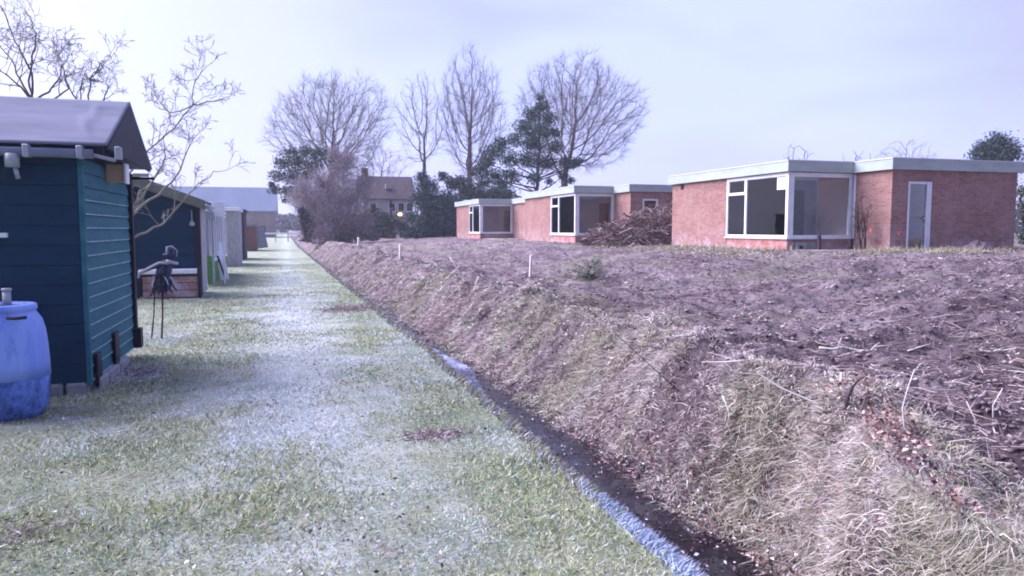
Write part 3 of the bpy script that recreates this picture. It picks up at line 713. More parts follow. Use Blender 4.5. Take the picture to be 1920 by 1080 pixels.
m = MB(); m.box(cx + .38, cx + .50, cy - .105, cy - .10, .92, 1.04); m.build('vent_hole', M['cap_black'], B1)
def single(name, mb, mat, label, cat, group=None, **k):
    o = mb.build(name, mat, None, **k); return tag(o, label, cat, group)
p = at_y(1536, 470, cy - .5); single('post', MB().bar((p.x, p.y, .75), (p.x - .02, p.y, 1.38), .10, .08), M['dark_wood'], 'short black timber post leaning under the near south window', 'post', origin=(p.x, p.y, .8), bevel=.01)

# ------------------------------------------------------------------ near shed
sx = -1.82; sy = 7.85; syb = 9.98; xl = -6.2; verge = -1.545
sh = thing('shed', (sx, sy, 0), 'near dark green timber shed with grey felt roof and gutter', 'shed', 'timber sheds beside the path')
b = MB(); b.box(xl, sx - .03, sy + .03, syb, .10, 2.34)
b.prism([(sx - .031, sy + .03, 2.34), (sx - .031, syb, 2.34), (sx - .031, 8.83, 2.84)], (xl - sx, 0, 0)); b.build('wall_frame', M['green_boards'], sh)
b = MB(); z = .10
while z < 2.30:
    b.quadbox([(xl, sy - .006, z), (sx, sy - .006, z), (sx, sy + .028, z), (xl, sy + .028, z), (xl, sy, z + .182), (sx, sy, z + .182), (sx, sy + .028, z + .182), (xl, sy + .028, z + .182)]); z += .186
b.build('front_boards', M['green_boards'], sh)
b = MB(); e = MB(); z = .10
while z < 2.22:
    b.quadbox([(sx - .028, sy + .05, z), (sx + .016, sy + .05, z), (sx + .016, syb, z), (sx - .028, syb, z), (sx - .028, sy + .05, z + .128), (sx, sy + .05, z + .128), (sx, syb, z + .128), (sx - .028, syb, z + .128)])
    if z < 1.86: e.box(sx + .012, sx + .0185, sy + .06, syb - .09, z - .001, z + .011)
    z += .1325
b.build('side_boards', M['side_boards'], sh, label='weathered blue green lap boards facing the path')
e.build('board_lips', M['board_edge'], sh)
b = MB(); b.box(sx - .02, sx + .022, sy - .018, sy + .045, .06, 2.31); b.build('corner_trim', M['side_boards'], sh, bevel=.004)
b = MB(); b.box(sx - .04, sx + .05, syb + .002, syb + .09, .12, 2.22); b.box(sx - .05, sx + .10, syb - .05, syb + .10, .10, .34); b.build('back_post', M['black_paint'], sh, bevel=.005)
for (ya, yb_, zt) in ((sy + .12, sy + .30, .34), (8.78, 8.98, .44)):
    MB().box(sx + .020, sx + .05, ya, yb_, .02, zt).build('vent_cover', M['black_paint'], sh, bevel=.005)
# roof felt with wrinkles
nx_, ny_ = 170, 40
def felt(y0, z0, y1, z1, name, lab):
    u = np.linspace(0, 1, nx_); v = np.linspace(0, 1, ny_); U, Vv = np.meshgrid(u, v)
    X = verge + (xl - .15 - verge) * U; Y = y0 + (y1 - y0) * Vv; Z = z0 + (z1 - z0) * Vv
    wr = np.abs(fbm(X * 2.2 + Vv * 1.1, Vv * .5, 3, 131)); ridge = np.clip(.05 - wr, 0, 1) * 20
    Z = Z + .030 * ridge * sst(.02, .2, Vv) * (1 - sst(.8, 1, Vv)) * sst(.02, .08, U) + .012 * fbm(X * 1.5, Vv * 2, 3, 133)
    P_ = np.stack([X, Y, Z], -1).reshape(-1, 3); Q = P_.copy(); Q[:, 2] -= .025
    i = np.arange(ny_ - 1)[:, None] * nx_ + np.arange(nx_ - 1)[None]
    Fc = np.stack([i, i + nx_, i + nx_ + 1, i + 1], -1).reshape(-1, 4)
    nP = len(P_); bd = []
    for k in range(nx_ - 1): bd += [(k, k + 1, nP + k + 1, nP + k), ((ny_ - 1) * nx_ + k, nP + (ny_ - 1) * nx_ + k, nP + (ny_ - 1) * nx_ + k + 1, (ny_ - 1) * nx_ + k + 1)]
    for k in range(ny_ - 1): bd += [(k * nx_, nP + k * nx_, nP + (k + 1) * nx_, (k + 1) * nx_)]
    Fc = np.vstack([Fc, Fc[:, ::-1] + nP, np.array(bd)])
    o = np_mesh(name, np.vstack([P_, Q]), Fc, 4, M['felt'], sh, smooth=False); return o
felt(7.66, 2.335, 8.83, 2.90, 'roof', '')
felt(10.06, 2.30, 8.83, 2.90, 'roof', '')
b = MB(); b.prism([(verge - .005, 7.70, 2.30), (verge - .005, 10.02, 2.25), (verge - .005, 8.83, 2.862)], (-.028, 0, 0)); b.build('gable', M['black_paint'], sh)
b = MB(); b.box(xl - .1, verge - .04, 7.70, 7.725, 2.21, 2.31); b.build('eaves_board', M['black_paint'], sh)
g = MB(); g.tube([(xl, 7.64, 2.255), (-1.66, 7.64, 2.235)], .042, 12); G_ = g.build('gutter', M['gutter'], sh, smooth=True)
for px in (50, 150, 222):
    p = at_y(px, 280, 7.64); MB().box(p.x - .025, p.x + .025, 7.588, 7.692, 2.19, 2.305).build('bracket', M['gutter_light'], G_, bevel=.008)
p = at_y(22, 290, 7.64); g = MB(); g.tube([(p.x, 7.64, 2.22), (p.x, 7.64, 2.10)], [.062, .058], 12); g.tube([(p.x + .02, 7.64, 2.10), (p.x + .035, 7.66, 2.0)], .02, 8); g.build('gutter_outlet', M['gutter_light'], G_, smooth=True)
g = MB(); g.tube([(-1.66, 7.64, 2.225), (-1.50, 7.75, 2.19)], .018, 8); g.build('gutter_stub', M['gutter_light'], G_, smooth=True)
q0 = at_y(197, 300, 8.85).x; q1 = at_y(232, 300, 8.85).x
b = MB(); b.box(sx + .01, q1, 8.85, 8.97, 2.055, 2.24); b.build('beam_end', M['raw_wood'], sh, bevel=.004)
b = MB(); b.box(q1 + .001, q1 + .022, 8.83, 9.0, 2.04, 2.25); b.build('beam_cap', M['white_paint'], sh)
b = MB(); b.box(sx + .03, sx + .30, 10.03, 10.07, 2.155, 2.185); b.build('bracket', M['black_paint'], sh)
b = MB(); b.box(sx + .06, sx + .24, 10.03, 10.06, 2.19, 2.23); b.build('bracket', M['white_paint'], sh)
p = at_y(3, 441, sy - .03); b = MB(); b.box(p.x - .1, p.x + .05, sy - .05, sy - .014, p.z - .022, p.z + .022); b.build('handle', M['white_paint'], sh, bevel=.008)
b = MB()
for i, (x0, x1) in enumerate(((-2.02, -1.84), (-2.26, -2.04))): b.box(x0, x1, sy - .04 - .02 * i, sy + .14, -.05, .095)
for (y0, y1) in ((sy + .16, 8.35), (8.37, 8.85), (8.9, 9.4)): b.box(sx - .12, sx + .07, y0, y1, -.05, .10)
b.box(-6, -2.3, sy + .02, sy + .14, -.05, .10)
b.build('plinth', M['concrete'], sh, bevel=.02, label='rough grey concrete blocks under the boards')

# ------------------------------------------------------------------ blue barrel
bc = at_y(20, 760, 7.05); bx, by = bc.x - .03, 7.05
ba = thing('barrel', (bx, by, 0), 'big blue plastic water barrel, green with algae at its foot, by the near shed', 'barrel')
prof_lo = [(.235, -.02), (.262, 0), (.30, .07), (.318, .16), (.324, .27), (.327, .33)]
prof_hi = [(.329, .331), (.326, .45), (.318, .60), (.305, .72), (.285, .80), (.252, .855), (.240, .875), (.252, .885), (.256, .905), (.250, .93), (.236, .935)]
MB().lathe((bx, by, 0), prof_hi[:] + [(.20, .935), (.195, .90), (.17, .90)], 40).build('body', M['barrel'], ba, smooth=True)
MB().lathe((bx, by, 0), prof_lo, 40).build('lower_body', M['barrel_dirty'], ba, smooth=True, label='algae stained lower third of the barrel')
g = MB(); g.lathe((bx + .0, by, .902), [(.185, 0), (.185, .012), (.06, .02)], 28); g.build('lid', M['cap_black'], ba, smooth=True)
p = at_y(30, 580, by - .27)
g = MB(); g.tube([(p.x - .07, by - .262, .845), (p.x, by - .275, .84), (p.x + .07, by - .262, .845)], .014, 8); g.build('handle', M['cap_black'], ba, smooth=True)
p = at_y(12, 545, by - .05); g = MB(); g.tube([(p.x, by - .05, .90), (p.x, by - .05, p.z)], .032, 12); g.tube([(p.x, by - .05, p.z), (p.x, by - .05, p.z + .02)], [.04, .036], 12); g.build('overflow_pipe', M['gutter_light'], ba, smooth=True)

# ------------------------------------------------------------------ second shed, planter, scarecrow
s2 = thing('shed', (-1.92, 18.41, 0), 'second dark green shed with mossy gable roof behind the scarecrow', 'shed', 'timber sheds beside the path')
xr = -1.90; xm = -3.30; xw = -4.75; y2 = 18.41; y3 = 19.75; zr = 2.72; ze = 2.19
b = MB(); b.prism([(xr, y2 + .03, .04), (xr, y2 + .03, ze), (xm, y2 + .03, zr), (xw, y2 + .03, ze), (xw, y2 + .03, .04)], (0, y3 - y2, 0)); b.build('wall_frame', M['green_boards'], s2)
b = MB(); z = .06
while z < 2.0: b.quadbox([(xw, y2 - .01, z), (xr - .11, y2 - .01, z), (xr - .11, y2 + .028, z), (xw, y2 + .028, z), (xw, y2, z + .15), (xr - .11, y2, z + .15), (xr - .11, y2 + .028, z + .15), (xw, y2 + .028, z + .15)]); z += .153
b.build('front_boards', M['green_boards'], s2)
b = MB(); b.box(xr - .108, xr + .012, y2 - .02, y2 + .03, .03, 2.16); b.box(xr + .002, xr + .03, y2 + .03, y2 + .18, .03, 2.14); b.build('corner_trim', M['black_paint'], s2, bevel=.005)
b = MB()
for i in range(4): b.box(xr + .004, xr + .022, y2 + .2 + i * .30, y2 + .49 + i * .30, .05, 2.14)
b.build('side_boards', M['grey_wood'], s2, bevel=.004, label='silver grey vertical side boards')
b = MB()
for sg, xe_ in ((1, xr + .16), (-1, xw - .16)):
    zz = zr - (abs(xe_ - xm)) * (zr - ze) / (xr - xm)
    b.quadbox([(xm, y2 - .16, zr + .0), (xe_, y2 - .16, zz), (xe_, y3 + .15, zz), (xm, y3 + .15, zr), (xm, y2 - .16, zr + .07), (xe_, y2 - .16, zz + .07), (xe_, y3 + .15, zz + .07), (xm, y3 + .15, zr + .07)])
b.build('roof', M['felt_dark'], s2)
b = MB()
for xe_ in (xr + .17, xw - .17):
    zz = zr - (abs(xe_ - xm)) * (zr - ze) / (xr - xm)
    b.quadbox([(xm, y2 - .185, zr - .17), (xe_, y2 - .185, zz - .13), (xe_, y2 - .162, zz - .13), (xm, y2 - .162, zr - .17), (xm, y2 - .185, zr + .085), (xe_, y2 - .185, zz + .08), (xe_, y2 - .162, zz + .08), (xm, y2 - .162, zr + .085)])
b.build('bargeboard', M['felt_dark'], s2)
g = MB(); g.tube([(xr + .20, y2 - .15, 2.06), (xr + .20, y3, 2.08)], .045, 10); g.build('gutter', M['gutter_light'], s2, smooth=True)
p = at_y(360, 420, y2 - .06); g = MB(); g.lathe((p.x, p.y, p.z - .05), [(.02, 0), (.055, .02), (.06, .06), (.03, .11), (.012, .13)], 12); g.tube([(p.x, p.y, p.z + .08), (p.x, p.y, p.z + .32)], .012, 6); g.build('wall_lamp', M['gutter_light'], s2, smooth=True)
# planter / low counter
pl = thing('planter', (-2.6, 18.1, 0), 'low red brown planter box with a white top board against the second shed', 'planter')
x0 = at_y(262, 508, 18.1).x; x1 = at_y(371, 508, 18.1).x
b = MB()
for i in range(3): b.box(x0 + .06, x1 - .03, 18.0, 18.34, .03 + i * .165, .185 + i * .165)
b.build('box', M['brick'], pl, bevel=.01)
b = MB(); b.box(x0, x1, 17.9, 18.36, .56, .66); b.build('top_board', M['white_paint'], pl, bevel=.015)
b = MB(); b.box(x1 + .0, x1 + .07, 17.95, 18.05, 0, .70); b.box(x0 - .07, x0, 17.95, 18.05, 0, .70); b.box(x0, x1, 17.96, 18.0, .50, .557); b.build('frame', M['black_paint'], pl, bevel=.005)

# scarecrow figure on two thin legs
Ysc = 11.5
def sc_(px, py, dy=0): return at_y(px, py, Ysc + dy)
fo = sc_(293, 634)
scw = thing('scarecrow', (fo.x, Ysc, 0), 'ragged dark scarecrow on two thin stick legs with one arm stretched out', 'scarecrow')
for (pxa, pya, pxb, pyb, r_) in ((290, 545, 284, 637, .010), (304, 540, 303, 634, .013)):
    a_ = sc_(pxa, pya); c_ = sc_(pxb, pyb); c_.z = -.02
    mid = (a_ + c_) / 2 + Vector((.008, .01, 0)); MB().tube([a_, mid, c_], [r_, r_ * .9, r_ * 1.1], 7).build('leg', M['bark_dark'], scw, smooth=True)
torso = MB()
pts = [sc_(304, 548), sc_(303, 530), sc_(306, 515), sc_(309, 503), sc_(313, 494), sc_(319, 487)]
torso.tube(pts, [.07, .10, .105, .10, .075, .03], 12)
torso.tube([sc_(314, 497), sc_(297, 496, -.03), sc_(280, 503, -.05), sc_(264, 511, -.06)], [.045, .040, .032, .022], 9)
torso.tube([sc_(313, 500), sc_(303, 507, -.1), sc_(293, 519, -.12)], [.045, .038, .026], 9)
o = torso.build('torso', M['rag_dark'], scw, smooth=True)
def ragstrips(name, n, fn, mat):
    m_ = MB()
    for i in range(n):
        a_, d_, L_, w_ = fn(i); sd_ = Vector((math.cos(i * 2.4), math.sin(i * 2.4), 0)) * w_ / 2; pz = a_; k = len(m_.v)
        for j in range(4):
            q_ = a_ + d_ * (L_ * j / 3) + Vector((random.gauss(0, .012), random.gauss(0, .012), -.05 * (j / 3) ** 2)); ww = 1 - .2 * j
            m_.v += [tuple(q_ - sd_ * ww), tuple(q_ + sd_ * ww), tuple(q_ + sd_ * ww + Vector((0, .004, .004))), tuple(q_ - sd_ * ww + Vector((0, .004, .004)))]
            if j:
                c0 = k + (j - 1) * 4; c1 = k + j * 4
                for t in range(4): m_.f.append((c0 + t, c0 + (t + 1) % 4, c1 + (t + 1) % 4, c1 + t))
    return m_.build(name, mat, scw)
def sk(i):
    t = i * 2 * math.pi / 26 + random.gauss(0, .1); base = sc_(304, 527) + Vector((math.cos(t) * .07, math.sin(t) * .07, random.uniform(0, .1)))
    return base, Vector((math.cos(t) * .55 + .12, math.sin(t) * .5, -1)).normalized(), random.uniform(.12, .24), random.uniform(.04, .08)
ragstrips('skirt', 26, sk, M['rag_dark'])
def sk2(i):
    t = i * 2 * math.pi / 9 + .3; base = sc_(304, 520) + Vector((math.cos(t) * .10, math.sin(t) * .10, .02)); return base, Vector((math.cos(t) * .6 + .2, math.sin(t) * .6, -.8)).normalized(), random.uniform(.10, .20), .035
ragstrips('ribbon', 9, sk2, M['rag_pale'])
m_ = MB(); m_.tube([sc_(316, 494, -.06), sc_(298, 493, -.09), sc_(279, 503, -.1), sc_(262, 512, -.1)], [.018, .016, .014, .022], 7); m_.tube([sc_(262, 510, -.1), sc_(259, 522, -.1)], [.022, .012], 7); m_.tube([sc_(312, 490, -.1), sc_(334, 494, -.04)], [.026, .02], 8); m_.build('shawl', M['rag_pale'], scw, smooth=True)
hd = sc_(319, 476); m_ = MB(); m_.lathe((hd.x, hd.y, hd.z - .07), [(.02, 0), (.05, .02), (.066, .06), (.06, .11), (.03, .14)], 14); m_.build('head', M['rag_dark'], scw, smooth=True)
m_ = MB(); m_.lathe((hd.x, hd.y, hd.z + .0), [(.10, -.02), (.09, 0), (.055, .02), (.05, .07), (.035, .10), (.01, .105)], 14); m_.build('hat', M['rag_dark'], scw, smooth=True)
m_ = MB(); m_.tube([sc_(313, 479, -.08), sc_(312, 463, -.07), sc_(322, 461, -.07), sc_(332, 470, -.03), sc_(331, 481, -.03)], .009, 6); m_.build('hat_band', M['rag_pale'], scw, smooth=True)

# ------------------------------------------------------------------ things further along the path
gh = thing('greenhouse', (-2.05, 23, 0), 'small white framed greenhouse with white end panels beside the path', 'greenhouse')
xg = -2.02; y0, y1 = 21.9, 28.0; m_ = MB()
for i in range(9): yy_ = y0 + i * (y1 - y0) / 8; m_.box(xg - .03, xg + .03, yy_ - .03, yy_ + .03, .7, 1.95)
m_.box(xg - .036, xg + .036, y0 - .05, y1 + .05, 1.95, 2.03); m_.box(xg - .036, xg + .036, y0 - .05, y1 + .05, .62, .70)
for x_ in (-2.5, -3.0, -3.5): m_.box(x_ - .03, x_ + .03, y0 - .034, y0 + .026, .06, 1.95)
m_.box(-3.5, xg - .04, y0 - .03, y0 + .022, 1.95, 2.02); m_.box(-3.5, xg - .04, y0 - .03, y0 + .022, .60, .68); m_.build('frame', M['white_paint'], gh)
m_ = MB(); m_.box(xg - .005, xg + .005, y0 + .04, y1, .7, 1.95); m_.box(-3.5, xg - .05, y0 - .005, y0 + .002, .68, 1.95); m_.build('pane', M['glass_dusty'], gh)
m_ = MB(); m_.box(xg - .02, xg + .02, y0, y1, .02, .61); m_.build('base_wall', M['green_tarp'], gh)
m_ = MB(); m_.quadbox([(xg + .1, y0 - .1, 2.03), (xg + .1, y1 + .1, 2.03), (xg - .8, y1 + .1, 2.5), (xg - .8, y0 - .1, 2.5), (xg + .1, y0 - .1, 2.08), (xg + .1, y1 + .1, 2.08), (xg - .8, y1 + .1, 2.55), (xg - .8, y0 - .1, 2.55)])
m_.box(-3.4, xg - .8, y0 - .1, y1, 2.47, 2.55); m_.build('roof', M['gutter_light'], gh)
def panel(px0, px1, py0, py1, y_, name, mat, label, cat):
    a_ = at_y(px0, py1, y_); c_ = at_y(px1, py0, y_)
    m = MB(); m.box(a_.x, c_.x, y_, y_ + .04, a_.z, c_.z)
    m.box(a_.x + .03, a_.x + .08, y_ + .04, y_ + .09, 0, c_.z - .04); m.box(c_.x - .08, c_.x - .03, y_ + .04, y_ + .09, 0, c_.z - .04)
    o = m.build(name, mat, None, origin=((a_.x + c_.x) / 2, y_, 0), bevel=.006); tag(o, label, cat)
panel(392, 421, 378, 406, 22.2, 'board', M['white_paint'], 'white rectangular board raised on posts in front of the greenhouse', 'board')
panel(384, 401, 397, 412, 21.8, 'board', M['gutter_light'], 'smaller pale board beside the corner of the second shed', 'board')
gm = thing('mesh_screen', (-1.95, 21.7, 0), 'low green mesh screen standing at the path edge', 'screen')
m_ = MB(); m_.box(-2.35, -1.93, 21.75, 21.78, .05, .82); m_.build('mesh', M['green_tarp'], gm)
m_ = MB(); m_.box(-2.40, -2.36, 21.73, 21.80, 0, .9); m_.box(-1.92, -1.88, 21.73, 21.80, 0, .9); m_.build('posts', M['grey_wood'], gm)
a_ = at_y(422, 513, 24.0); c_ = at_y(407, 456, 25.2)
single('plank', MB().bar((a_.x, a_.y, 0), c_, .24, .04, (0, 1, 0)), M['white_paint'], 'white plank leaning beside the path', 'plank', origin=(a_.x, a_.y, 0), bevel=.006)
a_ = at_y(424, 518, 23.7); c_ = at_y(408, 480, 24.0)
single('bar', MB().bar((a_.x, a_.y, 0), c_, .05, .05, (0, 1, 0)), M['black_paint'], 'thin black bar leaning against the white plank', 'bar', origin=(a_.x, a_.y, 0))
# timber shed with pale plank side
t3 = thing('shed', (-2.5, 33, 0), 'narrow shed of pale silver planks with a white roof edge', 'shed', 'timber sheds beside the path')
a_ = at_y(430, 480, 33).x; c_ = at_y(447, 480, 33).x
m_ = MB(); x_ = a_ - 1.6
while x_ < c_ - .02: m_.box(x_, x_ + .135, 33, 33.03, .02, 2.30); x_ += .145
m_.box(a_ - 1.6, c_, 33.03, 36, .02, 2.28); m_.build('wall', M['grey_wood'], t3, bevel=.004)
m_ = MB(); m_.box(a_ - 1.7, c_ + .08, 32.85, 36.1, 2.31, 2.45); m_.build('roof', M['white_paint'], t3, bevel=.01)
t4 = thing('shed', (-2.7, 40, 0), 'small near black shed with a flat roof behind the silver plank shed', 'shed', 'timber sheds beside the path')
a_ = at_y(442, 470, 40).x; c_ = at_y(460, 470, 40).x
m_ = MB(); m_.box(a_ - 1.5, c_ - .02, 40, 42.5, .02, 2.42); m_.build('wall', M['dark_wood'], t4)
m_ = MB(); m_.box(a_ - 1.6, c_ + .06, 39.85, 42.6, 2.42, 2.55); m_.build('roof', M['black_paint'], t4, bevel=.01)
m_ = MB(); m_.box(c_ - .26, c_ - .14, 39.96, 39.995, .9, 2.1); m_.build('door', M['gutter_light'], t4)
t5 = thing('shed', (-2.9, 60, 0), 'low brown plank shed far down the path with a pale roof edge', 'shed', 'timber sheds beside the path')
a_ = at_y(458, 455, 56).x; c_ = at_y(480, 455, 56).x
m_ = MB(); x_ = a_ - 1
while x_ < c_: m_.box(x_, x_ + .17, 56, 56.04, .02, 1.75); x_ += .185
m_.box(a_ - 1, c_, 56.04, 60, .02, 1.72); m_.build('wall', M['brown_wood'], t5)
m_ = MB(); m_.box(a_ - 1.2, c_ + .15, 55.8, 60.2, 1.76, 1.88); m_.build('roof', M['gutter'], t5)
for k, (pa, pb, yy_, hh, lab) in enumerate(((480, 488, 64, 2.0, 'left of two blue grey boards leaning far down the path'), (489, 497, 66, 1.7, 'right of two blue grey boards leaning far down the path'))):
    a_ = at_y(pb, 455, yy_).x; c_ = at_y(pa, 455, yy_).x
    single('panel', MB().bar((a_, yy_, 0), (c_, yy_ + .3, hh), .5, .06, (0, 1, 0)), M['gutter'], lab, 'panel', 'leaning boards far down the path', origin=(a_, yy_, 0))
wb = at_y(507, 450, 95).x
tf = thing('fence', (wb, 95, 0), 'low pale post and rail fence at the far end of the path', 'fence')
m_ = MB(); m_.box(wb - 1, wb + 3.6, 95, 95.06, .95, 1.15); m_.build('rail', M['white_paint'], tf)
for i in range(4): MB().box(wb - .9 + i * 1.45, wb - .78 + i * 1.45, 95.06, 95.16, 0, 1.2).build('post', M['grey_wood'], tf)

# ------------------------------------------------------------------ barn and house
bn = thing('barn', (-9, 150, 0), 'long low barn with a pale blue grey sheet roof beyond the sheds', 'barn')
A_ = at_y(350, 396, 148); B_ = at_y(520, 396, 148); zE = A_.z; zR = at_y(450, 352, 156).z
m_ = MB(); m_.box(A_.x - 18, B_.x - .4, 148.5, 163.5, 0, zE); m_.build('wall', M['barn_wall'], bn)
m_ = MB(); m_.quadbox([(A_.x - 19, 148, zE - .1), (B_.x, 148, zE - .1), (B_.x, 156, zR - .1), (A_.x - 19, 156, zR - .1), (A_.x - 19, 148, zE + .15), (B_.x, 148, zE + .15), (B_.x, 156, zR + .1), (A_.x - 19, 156, zR + .1)])
m_.quadbox([(A_.x - 19, 156, zR - .1), (B_.x, 156, zR - .1), (B_.x, 164, zE - .1), (A_.x - 19, 164, zE - .1), (A_.x - 19, 156, zR + .1), (B_.x, 156, zR + .1), (B_.x, 164, zE + .15), (A_.x - 19, 164, zE + .15)]); m_.build('roof', M['barn_roof'], bn)
m_ = MB(); m_.box(B_.x - 4, B_.x - 2.2, 148.4, 148.5, 0, 2.2); m_.build('door', M['dark_wood'], bn)
m_ = MB(); m_.box(B_.x - 9, B_.x - 7, 148.4, 148.5, 1.2, 2.2); m_.build('window', M['white_paint'], bn)

hY = 88; hx0 = at_y(676, 400, hY).x; hx1 = at_y(782, 400, hY).x
ho = thing('house', (hx0, hY, .9), 'white rendered house with a brown red tiled roof behind bushes', 'house')
zE = at_y(730, 374, hY).z; zR = at_y(730, 334, hY + 3.5).z
m_ = MB(); m_.prism([(hx0 + .4, hY + .4, .5), (hx0 + .4, hY + .4, zE), (hx0 + .4, hY + 3.5, zR - .15), (hx0 + .4, hY + 6.6, zE), (hx0 + .4, hY + 6.6, .5)], (hx1 - hx0 - .8, 0, 0)); m_.build('wall', M['white_wall'], ho)
m_ = MB()
for (ya, za, yb_, zb) in ((hY, zE - .1, hY + 3.5, zR), (hY + 7, zE - .1, hY + 3.5, zR)):
    m_.quadbox([(hx0, ya, za), (hx1, ya, za), (hx1 - .0, yb_, zb), (hx0 + .0, yb_, zb), (hx0, ya, za + .2), (hx1, ya, za + .2), (hx1, yb_, zb + .2), (hx0, yb_, zb + .2)])
RF = m_.build('roof', M['roof_tile'], ho)
cxx = at_y(684, 330, hY + 3.5).x; m_ = MB(); m_.box(cxx - .35, cxx + .35, hY + 3.1, hY + 3.9, zR - .5, zR + 1.0); m_.box(cxx - .42, cxx + .42, hY + 3.03, hY + 3.97, zR + 1.0, zR + 1.12); m_.build('chimney', M['brown_wood'], RF)
p = at_y(728, 352, hY + 1.2); m_ = MB(); m_.box(p.x - .3, p.x + .3, hY + 1.1, hY + 1.9, p.z - .1, p.z + .45); m_.build('roof_window', M['gutter_light'], RF)
for px in (700, 735, 752, 768):
    p = at_y(px, 388, hY + .35); m_ = MB(); m_.box(p.x - .42, p.x + .42, hY + .33, hY + .395, p.z - .55, p.z + .5); wn = m_.build('window', M['white_paint'], ho)
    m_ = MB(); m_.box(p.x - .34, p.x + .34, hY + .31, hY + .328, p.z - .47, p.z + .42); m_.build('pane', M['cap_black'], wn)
p = at_y(733, 388, hY + .3); m_ = MB(); m_.tube([(p.x, hY + .28, 1), (p.x, hY + .28, zE - .1)], .12, 8); m_.build('downpipe', M['cap_black'], ho)
lp = at_y(750, 402, 76)
lm = thing('lamp', (lp.x, 76, .9), 'small orange lamp lit in front of the white house', 'lamp')
MB().tube([(lp.x, 76, .85), (lp.x, 76, lp.z - .2)], .05, 8).build('post', M['black_paint'], lm)
MB().lathe((lp.x, 76, lp.z - .2), [(.08, .08), (.18, .12), (.19, .26), (.10, .34)], 12).build('lamp_shade', M['lamp'], lm, smooth=True)
MB().lathe((lp.x, 76, lp.z + .145), [(.22, 0), (.14, .16)], 12).build('cap', M['black_paint'], lm)

# ------------------------------------------------------------------ trees
class Env:
    def __init__(s, c, r): s.c = Vector(c); s.r = r
    def inside(s, p): return ((p.x - s.c.x) / s.r[0]) ** 2 + ((p.y - s.c.y) / s.r[1]) ** 2 + ((p.z - s.c.z) / s.r[2]) ** 2 < 1
def grow(out, p, d, L, r, lv, P, env=None):
    n = P['seg'][lv]; st = L / n; mx = len(P['seg']) - 1
    for i in range(n):
        t = i / n; d = (d + Vector((random.gauss(0, 1), random.gauss(0, 1), random.gauss(0, 1))) * P['wob'][lv] + Vector((0, 0, P['up'][lv]))).normalized()
        q = p + d * st
        if env and lv > 0 and not env.inside(q):
            if lv < mx or random.random() < .8: return
        r2 = max(r * (1 - .75 / n), P['rmin'])
        out.append((p, q, r, r2, lv)); p = q; r = r2
        if lv < mx and t >= P['start'][lv]:
            k = P['kids'][lv] / (n * (1 - P['start'][lv])); kk = int(k) + (random.random() < k % 1)
            for _ in range(kk):
                ax = d.orthogonal().normalized(); ax.rotate(Matrix.Rotation(random.uniform(0, 6.283), 3, d))
                nd = d.copy(); nd.rotate(Matrix.Rotation(R(random.gauss(P['ang'][lv], 9)), 3, ax))
                grow(out, p.copy(), nd, L * P['rat'][lv] * random.uniform(.7, 1.15) * (1 - .35 * t), max(r * P['rr'], P['rmin']), lv + 1, P, env)
def tree_obj(name, segs, base, label, cat, group, bark='bark', nside=(7, 4), split=1, crowncol=None):
    th = thing(name, base, label, cat, group)
    for nm, sel, ns in (('trunk', [s for s in segs if s[4] <= split], nside[0]), ('crown', [s for s in segs if s[4] > split], nside[1])):
        if not sel: continue
        A = np.array([s[0][:] for s in sel]); B = np.array([s[1][:] for s in sel]); ra = np.array([s[2] for s in sel]); rb = np.array([s[3] for s in sel])
        segs_mesh(nm, A, B, ra, rb, ns, M[bark], th)
    return th
PB = dict(seg=[5, 7, 6, 5, 4], wob=[.05, .10, .14, .18, .22], up=[.02, .07, .06, .04, .02], start=[.45, .15, .15, .1], kids=[7, 8, 7, 6], ang=[42, 38, 40, 42], rat=[1.0, .55, .52, .55], rr=.55, rmin=.011)
G_T = 'bare winter trees behind the bungalows'
